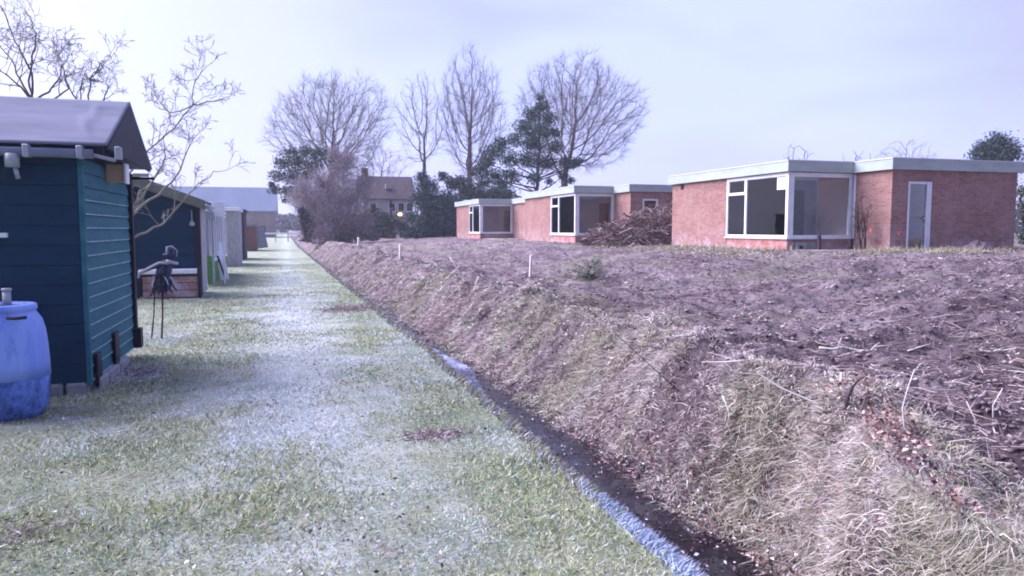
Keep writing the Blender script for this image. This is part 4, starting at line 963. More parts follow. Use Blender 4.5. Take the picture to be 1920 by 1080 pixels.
def colonise(c, rad, trunk, N, step, seed, up=.12, infl=6.0, kill=.6, bias=.5):
    rg = np.random.default_rng(seed)
    v = rg.normal(size=(N, 3)); v /= np.linalg.norm(v, axis=1, keepdims=True); v *= rg.random((N, 1)) ** bias
    u_ = v / (np.linalg.norm(v, axis=1, keepdims=True) + 1e-6); lump = .66 + .52 * vnoise(u_[:, 0] * 2.1 + seed, u_[:, 2] * 2.1 + u_[:, 1] * 1.3, 3)
    at_ = np.array(c) + v * lump[:, None] * np.array(rad)
    pos_ = [np.array(p_[:]) for p_ in trunk]; par = [-1] + list(range(len(trunk) - 1)); T = np.array(pos_)
    d = np.linalg.norm(at_[:, None] - T[None, 1:], axis=2); nd = d.min(1); ni = d.argmin(1) + 1
    alive = np.ones(N, bool); seen = {}
    for it in range(110):
        act = np.where(alive & (nd < (infl if it > 6 else 40)))[0]
        if not len(act): break
        acc = {}
        P_ = np.array(pos_)
        dv = at_[act] - P_[ni[act]]; dv /= np.linalg.norm(dv, axis=1, keepdims=True) + 1e-9
        S_ = np.zeros((len(pos_), 3)); np.add.at(S_, ni[act], dv); gi = np.unique(ni[act]); new = []
        for g_ in gi:
            q = S_[g_]; L_ = np.linalg.norm(q)
            if L_ < 1e-6: continue
            pd = (P_[g_] - P_[par[g_]]) if par[g_] >= 0 else np.array([0, 0, 1.]); pd = pd / (np.linalg.norm(pd) + 1e-9)
            q = q / L_ + pd * .55 + rg.normal(size=3) * .16 + np.array([0, 0, up]); q /= np.linalg.norm(q)
            k = seen.get(g_, 0)
            if k > 2: alive[act[ni[act] == g_]] = False; continue
            seen[g_] = k + 1; new.append((g_, P_[g_] + q * step))
        if not new: break
        b0 = len(pos_); NP = np.array([q[1] for q in new])
        for q in new: par.append(int(q[0])); pos_.append(q[1])
        d = np.linalg.norm(at_[:, None] - NP[None], axis=2); m_ = d.min(1); mi = d.argmin(1) + b0; bt = m_ < nd; nd = np.where(bt, m_, nd); ni = np.where(bt, mi, ni)
        alive &= nd > kill
    return np.array(pos_), np.array(par)
def big_tree(pxb, D, top, box, label, r=.33, seed=1, N=1500, step=.5, fork=.0, bark='bark', up=.12, twig=5, tl=.85, tr=.006):
    """box: crown pixel box (x0,y0,x1,y1)"""
    random.seed(seed); rg = np.random.default_rng(seed); b = at_depth(pxb, 430, D); b.z = .8
    c = at_depth((box[0] + box[2]) / 2, (box[1] + box[3]) / 2, D); rx = (box[2] - box[0]) / 2 * D / F; rz = (box[3] - box[1]) / 2 * D / F
    ry = (rx + rz) / 2; fk = Vector((b.x * .6 + c.x * .4, b.y * .7 + c.y * .3, c.z - rz * (1 - fork)))
    n = max(3, int((fk - b).length / step)); tr_ = [b.lerp(fk, i / n) + Vector((random.gauss(0, .04), random.gauss(0, .04), 0)) * (i > 0) for i in range(n + 1)]
    P_, par = colonise(c, (rx * 1.0, ry * 1.0, rz * .97), tr_, N, step, seed, up)
    m = len(P_); w_ = np.zeros(m); kids = np.bincount(par[1:], minlength=m)
    w_[kids == 0] = 1
    for i in range(m - 1, 0, -1): w_[par[i]] += w_[i]
    rad_ = np.maximum(r * (w_ / w_[0]) ** .56, .010)
    th = thing('tree', b, label, 'tree', G_T)
    idx = np.arange(1, m); big = rad_[idx] > r * .42
    for nm, s_, ns in (('trunk', idx[big], 8),):
        segs_mesh(nm, P_[par[s_]], P_[s_], rad_[par[s_]] * .97, rad_[s_], ns, M[bark], th)
    s_ = idx[~big]; A = P_[par[s_]]; B = P_[s_]; ra = np.minimum(rad_[par[s_]], rad_[s_] * 1.5); rb = rad_[s_]
    thin = s_[rad_[s_] < r * .16]; k = np.repeat(thin, int(np.ceil(twig))); k = k[rg.random(len(k)) < twig / np.ceil(twig)]
    dv = P_[k] - P_[par[k]]; dv /= np.linalg.norm(dv, axis=1, keepdims=True); out_ = P_[k] - np.array([c.x, c.y, c.z - rz * .5]); out_ /= np.linalg.norm(out_, axis=1, keepdims=True)
    dv = dv * .6 + out_ * .5 + rg.normal(size=dv.shape) * .55 + [0, 0, .15]; dv /= np.linalg.norm(dv, axis=1, keepdims=True)
    L_ = tl * (.5 + rg.random((len(k), 1))); m1 = P_[k] + dv * L_ * .5 + rg.normal(size=dv.shape) * .03; m2 = P_[k] + dv * L_ + rg.normal(size=dv.shape) * .08
    A = np.vstack([A, P_[k], m1]); B = np.vstack([B, m1, m2]); q = np.full(len(k), tr); ra = np.r_[ra, q, q * .85]; rb = np.r_[rb, q * .85, q * .5]
    segs_mesh('crown', A, B, ra, rb, 4, M[bark], th)
    return th
big_tree(622, 77, 130, (503, 128, 742, 345), 'broad round bare tree rising behind the brown thicket', seed=3, N=3400, r=.34, step=.42, fork=.12)
big_tree(797, 82, 130, (736, 128, 852, 330), 'slender bare tree between the round tree and the tall forked one', seed=5, N=1100, r=.2, step=.42, fork=.3, up=.3, twig=1.8)
big_tree(880, 75, 90, (806, 98, 958, 345), 'tallest bare tree with a high upright crown behind the farthest bungalow', seed=8, N=1900, r=.28, step=.42, fork=.08, up=.3)
big_tree(1048, 76, 110, (945, 102, 1205, 345), 'wide spreading bare tree behind the dark pine', seed=13, N=3600, r=.38, step=.42, fork=.10, up=.08)
big_tree(716, 100, 262, (664, 262, 768, 370), 'small fine bare tree just above the roof of the white house', seed=21, N=500, r=.15, fork=.1)
for k, (pxb, box, lab) in enumerate(((1490, (1455, 268, 1530, 345), 'leftmost wispy bare tree top above the near bungalow roof'), (1600, (1565, 274, 1640, 345), 'middle wispy bare tree top above the near bungalow roof'), (1695, (1635, 260, 1760, 350), 'tallest wispy bare tree top above the near bungalow roof'))):
    big_tree(pxb, 70, 0, box, lab, seed=30 + k, r=.12, N=260, twig=2, tl=.5)

# near fruit trees: hand-placed limbs with twigs grown from them
PF = dict(seg=[6, 5, 4, 3], wob=[.12, .2, .25, .3], up=[.03, .08, .06, .05], start=[.1, .05, .05], kids=[6, 6, 4], ang=[45, 48, 50], rat=[.5, .55, .55], rr=.6, rmin=.0032)
def limb(out, pts, r0, r1, D, dD=0, kids=7, L=.9, P=PF, seed=0):
    random.seed(seed); W = [at_depth(px, py, D + dD * i / (len(pts) - 1)) for i, (px, py) in enumerate(pts)]
    n = len(W) - 1; sub = []
    for i in range(n):
        for j in range(3): sub.append(W[i].lerp(W[i + 1], j / 3) + Vector((random.gauss(0, .012), random.gauss(0, .02), random.gauss(0, .012))))
    sub.append(W[-1]); m = len(sub) - 1
    for i in range(m):
        ra = r0 + (r1 - r0) * i / m; rb = r0 + (r1 - r0) * (i + 1) / m; out.append((sub[i], sub[i + 1], ra, rb, 0))
        if i > m * .2 and random.random() < kids / m:
            d = (sub[i + 1] - sub[i]).normalized(); nd = (d * .5 + Vector((random.gauss(0, .6), random.gauss(0, .6), random.gauss(.35, .5)))).normalized()
            grow(out, sub[i + 1], nd, L * random.uniform(.5, 1.1), rb * .6, 1, P)
    grow(out, sub[-1], (sub[-1] - sub[-2]).normalized(), L * .6, r1, 1, P)
out = []; D = 11.3
tb = Vector((-2.42, 11.2, 0))
stem = [tb, tb + Vector((.03, -.02, .6)), tb + Vector((-.02, 0, 1.15))]
for i in range(2): out.append((stem[i], stem[i + 1], .075 - .01 * i, .065 - .01 * i, 0))
def px_limb(*a, **k): limb(out, *a, **k)
def start_at(pts): return pts
px_limb([(222, 470), (262, 438), (300, 425), (322, 402), (345, 372), (372, 345), (402, 322), (428, 318)], .020, .004, D, .5, 10, .55, seed=1)
px_limb([(222, 400), (240, 330), (272, 288), (310, 254), (362, 196), (366, 150), (385, 128)], .018, .004, D, -.3, 18, .5, seed=2)
px_limb([(222, 430), (262, 372), (300, 320), (312, 290), (305, 262), (318, 232)], .020, .0045, D, .6, 9, .5, seed=3)
px_limb([(225, 420), (262, 390), (310, 350), (340, 318), (352, 280), (372, 250)], .024, .005, D, .9, 9, .45, seed=4)
px_limb([(362, 196), (400, 190), (432, 180)], .012, .004, D - .2, 0, 5, .35, seed=5)
px_limb([(362, 196), (330, 212), (300, 205), (278, 180)], .012, .004, D - .2, .5, 5, .4, seed=6)
px_limb([(222, 450), (250, 400), (262, 360), (290, 335)], .022, .006, D, .2, 7, .4, seed=7)
for i, (pa) in enumerate(((222, 470), (222, 400), (222, 430), (225, 420), (222, 450))):
    q = at_depth(pa[0], pa[1], D); out.append((stem[2] if q.z > 1.1 else stem[1], q, .04, .026, 0))
tree_obj('fruit_tree', out, tb, 'bare pale barked fruit tree leaning out from behind the near shed', 'tree', 'bare fruit trees behind the sheds', bark='bark_pale', nside=(7, 4), split=0)
out = []; D = 14
tb2 = at_depth(58, 195, D); tb2.z = 0; kn = at_depth(60, 188, D)
out.append((tb2, tb2.lerp(kn, .5) + Vector((.05, 0, 0)), .11, .09, 0)); out.append((tb2.lerp(kn, .5) + Vector((.05, 0, 0)), kn, .09, .08, 0))
for i, (pts, L) in enumerate((([(60, 188), (60, 140), (48, 112), (30, 80), (8, 30), (-10, -10)], .8), ([(60, 188), (55, 150), (62, 105), (68, 70), (62, 45), (45, 15)], .7), ([(60, 188), (40, 165), (12, 140), (-20, 120)], .9), ([(60, 188), (38, 150), (22, 110), (-5, 80)], .8), ([(60, 192), (90, 172), (110, 150), (122, 120), (128, 105)], .7), ([(60, 192), (100, 185), (128, 165), (120, 130), (108, 108)], .6))):
    limb(out, pts, .022, .005, D, .8 * math.sin(i * 2.2), 10, L, seed=40 + i)
tree_obj('fruit_tree', out, tb2, 'bare fruit tree with a fan of upright branches above the near shed roof', 'tree', 'bare fruit trees behind the sheds', bark='bark', nside=(7, 4), split=0)
out = []; D = 15.5
tb3 = at_depth(165, 230, D); tb3.z = 0; kn = at_depth(166, 225, D); out.append((tb3, kn, .09, .06, 0))
for i, (pts, L) in enumerate((([(166, 225), (166, 180), (172, 145), (190, 130), (208, 98)], .55), ([(166, 225), (190, 195), (202, 170), (200, 150)], .5), ([(166, 225), (140, 185), (128, 160), (118, 135)], .6), ([(166, 225), (150, 190), (152, 160), (160, 135)], .5))):
    limb(out, pts, .020, .0045, D, .6 * math.sin(i * 2.2 + 1), 9, L, seed=60 + i)
tree_obj('fruit_tree', out, tb3, 'smaller bare fruit tree just left of the near shed ridge end', 'tree', 'bare fruit trees behind the sheds', bark='bark_dark', nside=(7, 4), split=0)

# ---- evergreen crowns from clumps
def clump_cards(blobs, D, n, size, cols, wts=None, flat=.8, thick=1.0):
    """blobs: (px,py,rpx[,dD])"""
    tot = sum(b_[2] ** 2 for b_ in blobs); P = []; 
    for b_ in blobs:
        k = int(1.9 * n * b_[2] ** 2 / tot); c = at_depth(b_[0], b_[1], D + (b_[3] if len(b_) > 3 else 0)); r_ = b_[2] * D / F
        v = RNG.normal(size=(k, 3)); v /= np.linalg.norm(v, axis=1, keepdims=True); v *= (RNG.random((k, 1)) ** .5) * (1 + .7 * RNG.random((k, 1)) ** 4) * r_ * [1, thick, flat]
        nz = 1 + .5 * (vnoise(v[:, 0] / r_ * 2.3 + b_[0], v[:, 2] / r_ * 2.3 + b_[1], 5) - .5)
        P.append(np.array(c) + v * nz[:, None])
    P = np.vstack(P); return cards(P, size * .72 * (.5 + RNG.random(len(P))), pal(len(P), cols, wts, .25), asp=.42), P
def evergreen(name, pxb, D, blobs, n, size, cols, label, cat, group=None, limbs=True, stems=1, r=.2):
    b = at_depth(pxb, 430, D); b.z = .8; th = thing(name, b, label, cat, group)
    (V, Fc, C), P = clump_cards(blobs, D, n, size, cols)
    V = np.array(V); V[:, 2] = np.maximum(V[:, 2], .6)
    np_mesh('crown', V, Fc, 4, M['leafy'], th, col=C)
    A = []; B = []; ra = []; rb = []
    top = max(blobs, key=lambda q: -q[1]); tp = at_depth(top[0], top[1], D)
    prev = b; k = 8
    for i in range(1, k + 1):
        q = b.lerp(tp, i / k) + Vector((random.gauss(0, .12), random.gauss(0, .12), 0)); A.append(prev[:]); B.append(q[:]); ra.append(r * (1 - (i - 1) / k * .85)); rb.append(r * (1 - i / k * .85)); prev = q
    if limbs:
        for b_ in blobs:
            c = at_depth(b_[0], b_[1], D + (b_[3] if len(b_) > 3 else 0)); t = min(max((c.z - b.z) / (tp.z - b.z) - .12, .08), .92); s = b.lerp(tp, t)
            m_ = s.lerp(c, .55) - Vector((0, 0, .2)); A += [s[:], m_[:]]; B += [m_[:], c[:]]; ra += [r * .35, r * .22]; rb += [r * .22, r * .1]
    segs_mesh('trunk', A, B, np.array(ra), np.array(rb), 6, M['bark_dark'], th)
    return th
DK = [(.03, .06, .06), (.055, .095, .08), (.018, .04, .05), (.09, .13, .10)]
pine = [(1015, 200, 14), (998, 215, 18), (1030, 222, 14), (985, 240, 22, 1), (1015, 245, 20, -1), (1040, 250, 12), (965, 262, 16), (1000, 268, 24, 1), (1040, 275, 16, -1), (940, 270, 16), (925, 285, 20, 1), (955, 298, 20, -1), (912, 305, 18), (990, 300, 20), (1025, 305, 20, 1), (1060, 305, 14), (1075, 308, 12), (900, 322, 18), (930, 332, 20, 1), (960, 330, 18), (1000, 335, 14, -1), (1085, 303, 9), (1055, 330, 10), (1070, 338, 9), (905, 345, 16), (940, 352, 18), (1012, 182, 8), (1030, 340, 8)]
evergreen('pine_tree', 1003, 68, pine, 13000, .13, DK, 'dark evergreen pine in front of the wide bare tree', 'tree', None, r=.24)
holly = [(548, 285, 14), (575, 285, 16), (600, 288, 16), (530, 305, 18), (560, 305, 18), (590, 310, 18, 1), (518, 330, 14), (545, 332, 18, 1), (575, 330, 18), (515, 355, 12), (540, 358, 16), (565, 355, 16, 1), (625, 300, 14), (510, 345, 8), (535, 375, 8)]
evergreen('holly_tree', 590, 72, holly, 5200, .14, DK, 'small dark leaved evergreen left of the round bare tree', 'tree', None, r=.18)
evergreen('conifer', 1868, 62, [(1868, 262, 18), (1850, 275, 20), (1885, 272, 22), (1865, 285, 28), (1835, 290, 18), (1900, 288, 20), (1868, 310, 34), (1860, 340, 40)], 5200, .16, DK, 'dark bushy conifer above the right end of the near roof', 'tree', None, r=.2)
HG = [(.02, .05, .07), (.04, .085, .095), (.015, .035, .055), (.07, .12, .11)]
evergreen('hedge', 815, 64, [(800, 350, 24), (790, 375, 22), (815, 380, 30), (845, 380, 26), (800, 410, 30), (835, 412, 32), (790, 435, 26), (825, 438, 28), (855, 400, 24), (790, 332, 12), (855, 430, 20), (770, 440, 16)], 15000, .12, HG, 'dense dark blue green conifer hedge left of the farthest bungalow', 'hedge', None, limbs=False)
evergreen('evergreen_bush', 875, 66, [(875, 360, 20), (900, 368, 18), (850, 345, 16), (925, 365, 18), (950, 368, 18), (830, 330, 10), (865, 340, 12)], 4500, .14, DK, 'dark evergreen bush over the roof of the farthest bungalow', 'bush', None, limbs=False)
evergreen('evergreen_bush', 695, 70, [(700, 396, 10), (772, 408, 12), (690, 415, 22), (715, 412, 20), (735, 418, 16), (670, 425, 18), (728, 440, 14), (700, 440, 22), (755, 425, 12), (760, 445, 12)], 6500, .13, [(.06, .09, .06), (.10, .14, .09), (.03, .05, .05), (.12, .11, .10)], 'grey green evergreen bush in front of the white house', 'bush', None, limbs=False)
evergreen('bush', 650, 60, [(650, 432, 18), (680, 438, 16), (625, 438, 14), (700, 445, 10)], 3500, .10, [(.20, .20, .18), (.30, .28, .27), (.12, .12, .12)], 'low grey straggly bush on the field edge beside the thicket', 'bush', None, limbs=False)
# brown thicket
bt_ = at_depth(610, 455, 58); bt_.z = .3
tk = thing('thicket', bt_, 'large purple brown leafless thicket at the far end of the ditch', 'bush')
tb_ = [(600, 345, 30), (640, 320, 30), (625, 370, 42), (660, 365, 38), (590, 385, 36, 1), (625, 410, 45), (665, 410, 36), (590, 420, 26, -1), (578, 395, 24), (650, 300, 20), (570, 360, 18), (605, 440, 26, -2), (645, 440, 30), (556, 372, 18, 1), (562, 345, 14, 1), (580, 445, 14, -2), (625, 290, 14), (682, 345, 16)]
(V, Fc, C), P = clump_cards(tb_, 60, 34000, .06, [(.29, .23, .28), (.38, .32, .36), (.21, .16, .20), (.46, .40, .43)], thick=1.0)
np_mesh('foliage', V, Fc, 4, M['leafy'], tk, col=C)
k = 15000; P2 = P[RNG.integers(0, len(P), k)]; dr = P2 - np.array([[at_depth(615, 455, 60).x, at_depth(615, 455, 60).y, .2]]); dr /= np.linalg.norm(dr, axis=1, keepdims=True); dr = dr + .55 * RNG.normal(size=dr.shape); dr[:, 2] += .1; dr /= np.linalg.norm(dr, axis=1, keepdims=True)
Lk = .2 + .35 * RNG.random(k)
segs_mesh('twigs', P2, P2 + dr * Lk[:, None], np.full(k, .013), np.full(k, .006), 3, M['leafy'], tk, col=pal(k, [(.29, .24, .28), (.42, .36, .40), (.17, .13, .17)]))
k = 60; A = np.tile(np.array([[bt_.x, bt_.y + 2, .4]]), (k, 1)) + [1.2, 0, 0] + RNG.normal(size=(k, 3)) * [.7, .8, 0]; segs_mesh('stems', A, P[RNG.integers(0, len(P), k)], np.full(k, .05), np.full(k, .02), 5, M['bark_dark'], tk)
# dark ivy clad edge where the thicket meets the path
evergreen('ivy_bush', 575, 58, [(570, 405, 10), (574, 420, 12), (576, 436, 12), (574, 452, 11), (566, 395, 8), (568, 464, 6)], 3600, .07, [(.03, .03, .05), (.06, .06, .08), (.015, .02, .035)], 'dark narrow bush at the path edge in front of the thicket', 'bush', None, limbs=False)
# far wood closing the view
def far_wood(name, pts, n, size, cols, label):
    P = []
    for (px, py, r_, D) in pts:
        c = at_depth(px, py, D); rr_ = r_ * D / F; k = n // len(pts); v = RNG.normal(size=(k, 3)); v /= np.linalg.norm(v, axis=1, keepdims=True); P.append(np.array(c) + v * (RNG.random((k, 1)) ** .4) * rr_ * [1.2, 1, 1])
    P = np.vstack(P); P[:, 2] = np.maximum(P[:, 2], .3); V, Fc, C = cards(P, size, pal(len(P), cols)); tag(np_mesh(name, V, Fc, 4, M['leafy'], None, (0, 0, 0), C), label, 'wood', kind='stuff')
far_wood('far_wood', [(x_, 418 + 5 * math.sin(x_ * .3), 14, 190) for x_ in range(470, 700, 12)] + [(x_, 424, 9 + 3 * math.sin(x_), 210) for x_ in range(300, 470, 14)] + [(x_, 412 + 6 * math.sin(x_ * .2), 20, 120) for x_ in range(1880, 2100, 16)], 26000, .45, [(.20, .19, .26), (.28, .26, .33), (.15, .15, .22)], 'distant hazy wood closing the horizon')
# right hand edge: garden beyond the near bungalow
evergreen('evergreen_bush', 1925, 31, [(1918, 360, 14), (1925, 385, 16), (1935, 410, 22), (1916, 440, 12), (1930, 455, 18), (1960, 400, 40)], 3800, .07, [(.06, .09, .07), (.12, .16, .11), (.03, .05, .05), (.30, .33, .30)], 'mixed green bush at the right hand end of the near bungalow', 'bush', None, limbs=False)

# ------------------------------------------------------------------ brush pile and soil heaps
c = ground_px(1190, 462); c = Vector((13.6, 28.4, .85))
bp = thing('brush_pile', c, 'big heap of cut branches and roots between the near and middle bungalows', 'brush pile')
k = 2800; t = RNG.random(k)
uu = RNG.random(k); prof = lambda u_: .40 + 1.6 * u_ ** .8        # higher towards the bungalow
X_ = 12.1 + 3.5 * uu; Y_ = 28.4 + 1.2 * RNG.normal(size=k) * (.5 + .3 * uu); Z_ = .85 + prof(uu) * RNG.random(k) ** 1.0 * np.exp(-((Y_ - 28.4) ** 2) / 3)
a = RNG.random(k) * 6.28; D_ = np.stack([np.cos(a), np.sin(a), .35 * RNG.normal(size=k) + .1], 1); D_ /= np.linalg.norm(D_, axis=1, keepdims=True)
L = .25 + .8 * RNG.random(k) ** 1.5; A = np.stack([X_, Y_, Z_], 1) - D_ * L[:, None] / 2; Mi = A + D_ * L[:, None] * .5 + RNG.normal(size=(k, 3)) * .06; B = A + D_ * L[:, None] + RNG.normal(size=(k, 3)) * .08
for q in (A, Mi, B): q[:, 2] = np.maximum(q[:, 2], .84); q[:, 1] = np.maximum(q[:, 1], 26.6)
r0 = .006 + .032 * RNG.random(k) ** 3.5
cc = pal(k, [(.16, .10, .11), (.28, .19, .19), (.07, .05, .06), (.48, .41, .40)], [.38, .3, .2, .12], .25)
segs_mesh('branches', np.vstack([A, Mi]), np.vstack([Mi, B]), np.r_[r0, r0 * .8], np.r_[r0 * .8, r0 * .5], 5, M['leafy'], bp, col=np.vstack([cc, cc]))
def heap(name, c, rx, ry, h, seed, label, cat, parent=None, mat='field'):
    nu, nv = 48, 20; V = []; 
    for j in range(nv + 1):
        for i in range(nu):
            t = j / nv; an = i / nu * 6.283; x_ = c[0] + rx * t * math.cos(an); y_ = c[1] + ry * t * math.sin(an)
            V.append((x_, y_, 0))
    V = np.array(V); rr_ = np.sqrt(((V[:, 0] - c[0]) / rx) ** 2 + ((V[:, 1] - c[1]) / ry) ** 2)
    V[:, 2] = c[2] + h * (1 - rr_ ** 1.6) * (1 + 1.1 * fbm(V[:, 0] * 2.3 + seed, V[:, 1] * 2.3, 4, seed)) - .12 * rr_
    Fc = [(j * nu + i, j * nu + (i + 1) % nu, (j + 1) * nu + (i + 1) % nu, (j + 1) * nu + i) for j in range(nv) for i in range(nu)]
    o = np_mesh(name, V, Fc, 4, M[mat], parent, (0, 0, 0) if parent else c, smooth=True)
    if not parent: tag(o, label, cat)
    return o
heap('earth', (14.2, 28.6, .8), 2.3, 1.5, .95, 3, '', '', parent=bp)
q = at_y(1822, 470, 17.0); heap('soil_heap', (q.x, 16.9, .82), 1.1, .55, .38, 9, 'dark heap of soil at the foot of the near bungalow right of its door', 'soil heap')
q = at_y(1735, 478, 17.0); heap('soil_heap', (q.x - .75, 16.9, .78), .9, .5, .2, 12, 'low soil heap left of the glazed door', 'soil heap')

# ------------------------------------------------------------------ stakes, sticks, branches
G_S = 'pale survey stakes along the top of the bank'
def stake(px, pyb, pyt, label, wpx=7, lean=0, src=None):
    b = ground_px(px, pyb); D_ = (b - Vector((0, 0, EYE))).dot(fw) ; h = (pyb - pyt) * D_ / F; w_ = wpx * D_ / F
    return b, h, w_
st = []
for px, pyb, pyt, wp, lab in ((994, 520, 478, 4, 'tallest pale survey stake standing in the middle of the cleared field edge'), (750, 486, 458, 4, 'shorter pale survey stake right of the grey straggly bush'), (672, 460, 445, 3.5, 'smallest farthest pale survey stake beside the thicket'), (1576, 728, 697, 4.5, 'nearest pale survey stake among the bank grass on the right')):
    b, h, w_ = stake(px, pyb, pyt, lab, wp)
    if not st:
        m_ = MB(); m_.quadbox([(-.5, -.5, -.3), (.5, -.5, -.3), (.5, .5, -.3), (-.5, .5, -.3), (-.5, -.5, .97), (.5, -.5, .95), (.45, .5, 1.0), (-.42, .45, 1.0)])
        o = m_.build('stake', M['stake'], None, origin=(0, 0, 0)); st.append(o)
    else:
        o = st[0].copy(); COL.objects.link(o); st.append(o)
    o.location = b; o.scale = (w_, w_, h); tag(o, lab, 'stake', G_S); o.rotation_euler = (R(random.uniform(-3, 3)), R(random.uniform(-3, 3)), R(random.uniform(0, 40)))
def stick(name, pts, r0, r1, mat, label, cat, base=None, group=None, tw=0, lift=0, P=PF, seed=1):
    """pts: (px, py, lift above ground there) — the first point sits on the ground; others in the plane of its depth"""
    random.seed(seed); b = ground_px(pts[0][0], pts[0][1]); D_ = (b - Vector((0, 0, EYE))).dot(fw)
    W = [b + Vector((0, 0, lift))] + [at_depth(p_[0], p_[1], D_ + (p_[2] if len(p_) > 2 else 0)) for p_ in pts[1:]]
    for w_ in W[1:]: w_.z = max(w_.z, hz(w_.x, w_.y) + .005)
    m = len(W) - 1; mb = MB(); mb.tube(W, [(r0 + (r1 - r0) * i / m) for i in range(m + 1)], 7)
    for _ in range(tw):
        i = random.randrange(m); s = W[i].lerp(W[i + 1], random.random()); d = Vector((random.gauss(0, 1), random.gauss(0, 1), random.gauss(.6, .5))).normalized()
        L_ = (W[-1] - W[0]).length * random.uniform(.12, .3); mb.tube([s, s + d * L_ * .5 + Vector((0, 0, .01)), s + d * L_], [r1 * .8, r1 * .6, r1 * .4], 5)
    o = mb.build(name, M[mat], None, origin=b, smooth=True); return tag(o, label, cat, group)
stick('stick', [(868, 532), (860, 512), (852, 495), (843, 482)], .012, .010, 'peeled', 'upper pale stick of a crossed pair on the bank', 'stick')
stick('stick', [(835, 524), (848, 512), (862, 498)], .016, .012, 'peeled', 'lower pale stick of a crossed pair on the bank', 'stick')
stick('stick', [(890, 543), (893, 530), (898, 518)], .016, .014, 'peeled', 'short thick pale stub left of the tallest stake', 'stub')
stick('stick', [(822, 548), (832, 540)], .022, .018, 'peeled', 'small white stump end lying low on the bank', 'stump')
stick('log', [(1536, 656), (1560, 655), (1580, 651), (1605, 657), (1640, 658)], .012, .010, 'peeled', 'white peeled branch lying flat on the soil', 'branch', tw=2, lift=.02)
stick('branch', [(1702, 662), (1720, 652), (1745, 645)], .008, .005, 'peeled', 'short pale curved branch right of the white peeled branch', 'branch', lift=.02)
stick('branch', [(1778, 636), (1830, 641), (1880, 648), (1925, 653)], .010, .006, 'bark_pale', 'long thin branch lying across the soil at the right edge', 'branch', lift=.02, tw=3)
stick('stem', [(1560, 842), (1572, 808), (1583, 775), (1590, 745), (1600, 722)], .013, .009, 'bark_dark', 'dark broken stem standing out of the bank grass on the right', 'stem', tw=2)
stick('stem', [(1555, 838), (1545, 818), (1512, 802)], .006, .004, 'brown_wood', 'reddish side stem low beside the dark broken stem', 'stem')
stick('stem', [(1715, 835), (1695, 800), (1692, 765), (1703, 725), (1715, 692)], .004, .0025, 'peeled', 'tall pale wiry stem arching up at the edge of the soil', 'stem', tw=2)
stick('stem', [(1830, 815), (1828, 785), (1812, 752)], .004, .0025, 'peeled', 'short pale wiry stem near the right edge', 'stem', tw=1)
stick('stem', [(1862, 795), (1862, 760), (1880, 728)], .004, .0025, 'peeled', 'pale wiry stem hooked at its top by the right edge', 'stem')
stick('branch', [(1135, 845), (1160, 832), (1185, 800), (1180, 770)], .006, .003, 'peeled', 'pale curved branch reaching down to the ditch', 'branch', tw=2)
stick('branch', [(1275, 735), (1230, 695), (1170, 640), (1150, 622)], .004, .002, 'bark_dark', 'long dark bramble stem running along the bank top', 'branch', tw=4)
stick('branch', [(1370, 795), (1366, 768), (1355, 742)], .008, .005, 'peeled', 'pinkish peeled stem in the bank grass', 'branch')
stick('branch', [(1808, 1005), (1840, 990), (1870, 975)], .007, .004, 'peeled', 'pale twig lying in the grass at the lower right', 'branch')
stick('branch', [(1760, 484), (1772, 492), (1782, 505)], .022, .015, 'peeled', 'pale broken branch right of the glazed door', 'branch')
# little evergreen shrub on the field
c = ground_px(1105, 522); Dv = (c - Vector((0, 0, EYE))).dot(fw)
th = thing('shrub', c, 'small dark green shrub growing alone in the cleared soil', 'shrub')
(V, Fc, C), P = clump_cards([(1085, 510, 16), (1112, 500, 18), (1125, 512, 14), (1100, 520, 18), (1120, 490, 10)], Dv, 900, .022, [(.10, .16, .10), (.05, .10, .08), (.22, .26, .20)])
V = np.array(V); np_mesh('leaves', V, Fc, 4, M['leafy'], th, col=C)
k = 40; A = np.tile(np.array([c[:]]), (k, 1)) + RNG.normal(size=(k, 3)) * [.05, .05, 0]; segs_mesh('stems', A, P[RNG.integers(0, len(P), k)], np.full(k, .005), np.full(k, .002), 4, M['bark_dark'], th)
# saplings by the wall of the near bungalow
random.seed(77); out = []; b = at_y(1612, 472, 18.4); b.z = .85
for i in range(7): grow(out, b + Vector((random.gauss(0, .12), random.gauss(0, .1), 0)), Vector((random.gauss(0, .12), random.gauss(0, .1), 1)).normalized(), random.uniform(.9, 1.5), .018, 0, dict(seg=[6, 4, 3], wob=[.1, .2, .25], up=[.05, .08, .05], start=[.3, .2], kids=[6, 4], ang=[35, 40], rat=[.35, .4], rr=.6, rmin=.005))
tree_obj('sapling', out, b, 'dark leafless saplings against the corner beside the downpipe', 'sapling', None, bark='bark_dark', nside=(5, 4), split=0)
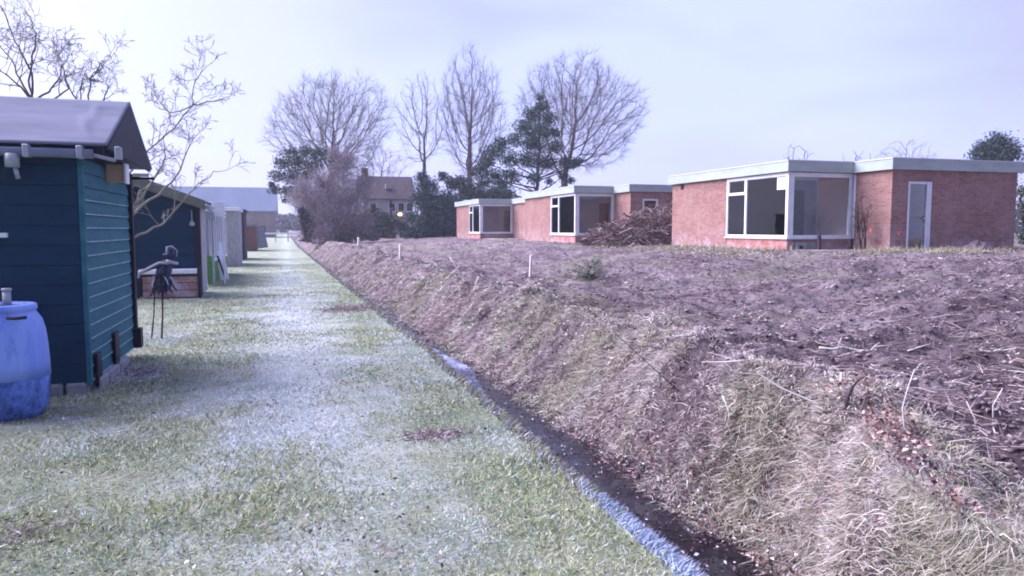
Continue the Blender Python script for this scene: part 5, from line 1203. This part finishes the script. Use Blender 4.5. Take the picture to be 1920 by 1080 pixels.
# rough grass at the foot of the bungalows
n = 26000
xx = np.r_[11.3 + 3.4 * RNG.random(n // 2), 14.6 + 7.5 * RNG.random(n - n // 2)]; yy = np.r_[16.5 + 11 * RNG.random(n // 2), 14.8 + 2.4 * RNG.random(n - n // 2)]
keep = RNG.random(n) < np.clip(.35 + 3.5 * fbm(xx * .9, yy * .9, 3, 151), 0, 1); keep &= ~((xx > 14.7) & (yy > 17.7)); xx = xx[keep]; yy = yy[keep]; n = len(xx)
P = np.stack([xx, yy, H(xx, yy) - .01], 1); dirs = RNG.normal(size=(n, 3)) * [.7, .7, .2] + [0, 0, .8]; dirs /= np.linalg.norm(dirs, axis=1, keepdims=True)
o = blades('rough_grass', P, .06 + .16 * RNG.random(n), np.full(n, .014), dirs, RNG.normal(size=(n, 3)) * .05 + [0, 0, -.04], pal(n, [(.42, .40, .26), (.28, .30, .16), (.52, .45, .38), (.16, .13, .12)], [.3, .25, .25, .2]), M['leafy'])
tag(o, 'rough yellow green grass at the foot of the bungalows', 'grass', kind='stuff')

# ------------------------------------------------------------------ damp winter air
hm = bpy.data.materials.new('haze'); hm.use_nodes = True; nt = hm.node_tree; nt.nodes.remove(nt.nodes['Principled BSDF'])
pv = nt.nodes.new('ShaderNodeVolumePrincipled'); pv.inputs['Color'].default_value = (.80, .84, .98, 1); pv.inputs['Density'].default_value = .0009; pv.inputs['Anisotropy'].default_value = .2
nt.links.new(pv.outputs[0], nt.nodes['Material Output'].inputs['Volume'])
tag(MB().box(-1300, 1500, -60, 1700, -1.5, 26).build('haze', hm, None, origin=(0, 0, -1.5)), kind='stuff', label='thin pale winter haze over the whole place')
S.cycles.volume_bounces = 0

# bare scuffed patches of leaf litter and mud on the path
A_ = []; 
for (px, py, rx_, ry_, k) in ((665, 578, .55, .22, 1500), (815, 818, .22, .05, 450), (262, 700, .16, .10, 500), (640, 582, .4, .15, 900), (60, 1000, .2, .08, 160)):
    g_ = ground_px(px, py); v = RNG.normal(size=(k, 2)) * .5; A_.append(np.stack([g_.x + v[:, 0] * rx_ * 1.2, g_.y + v[:, 1] * ry_ * 3], 1))
A_ = np.vstack(A_); n = len(A_); P = np.stack([A_[:, 0], A_[:, 1], H(A_[:, 0], A_[:, 1]) + .012], 1); dirs = RNG.normal(size=(n, 3)) * [1, 1, .25] + [0, 0, .15]; dirs /= np.linalg.norm(dirs, axis=1, keepdims=True)
o = blades('leaf_litter', P, .02 + .05 * RNG.random(n), np.full(n, .009), dirs, RNG.normal(size=(n, 3)) * .01, pal(n, [(.26, .20, .20), (.40, .33, .34), (.13, .09, .11), (.55, .50, .54)], [.35, .3, .2, .15]), M['leafy'])
tag(o, 'scuffed brown patches of mud and litter on the path', 'litter', kind='stuff')
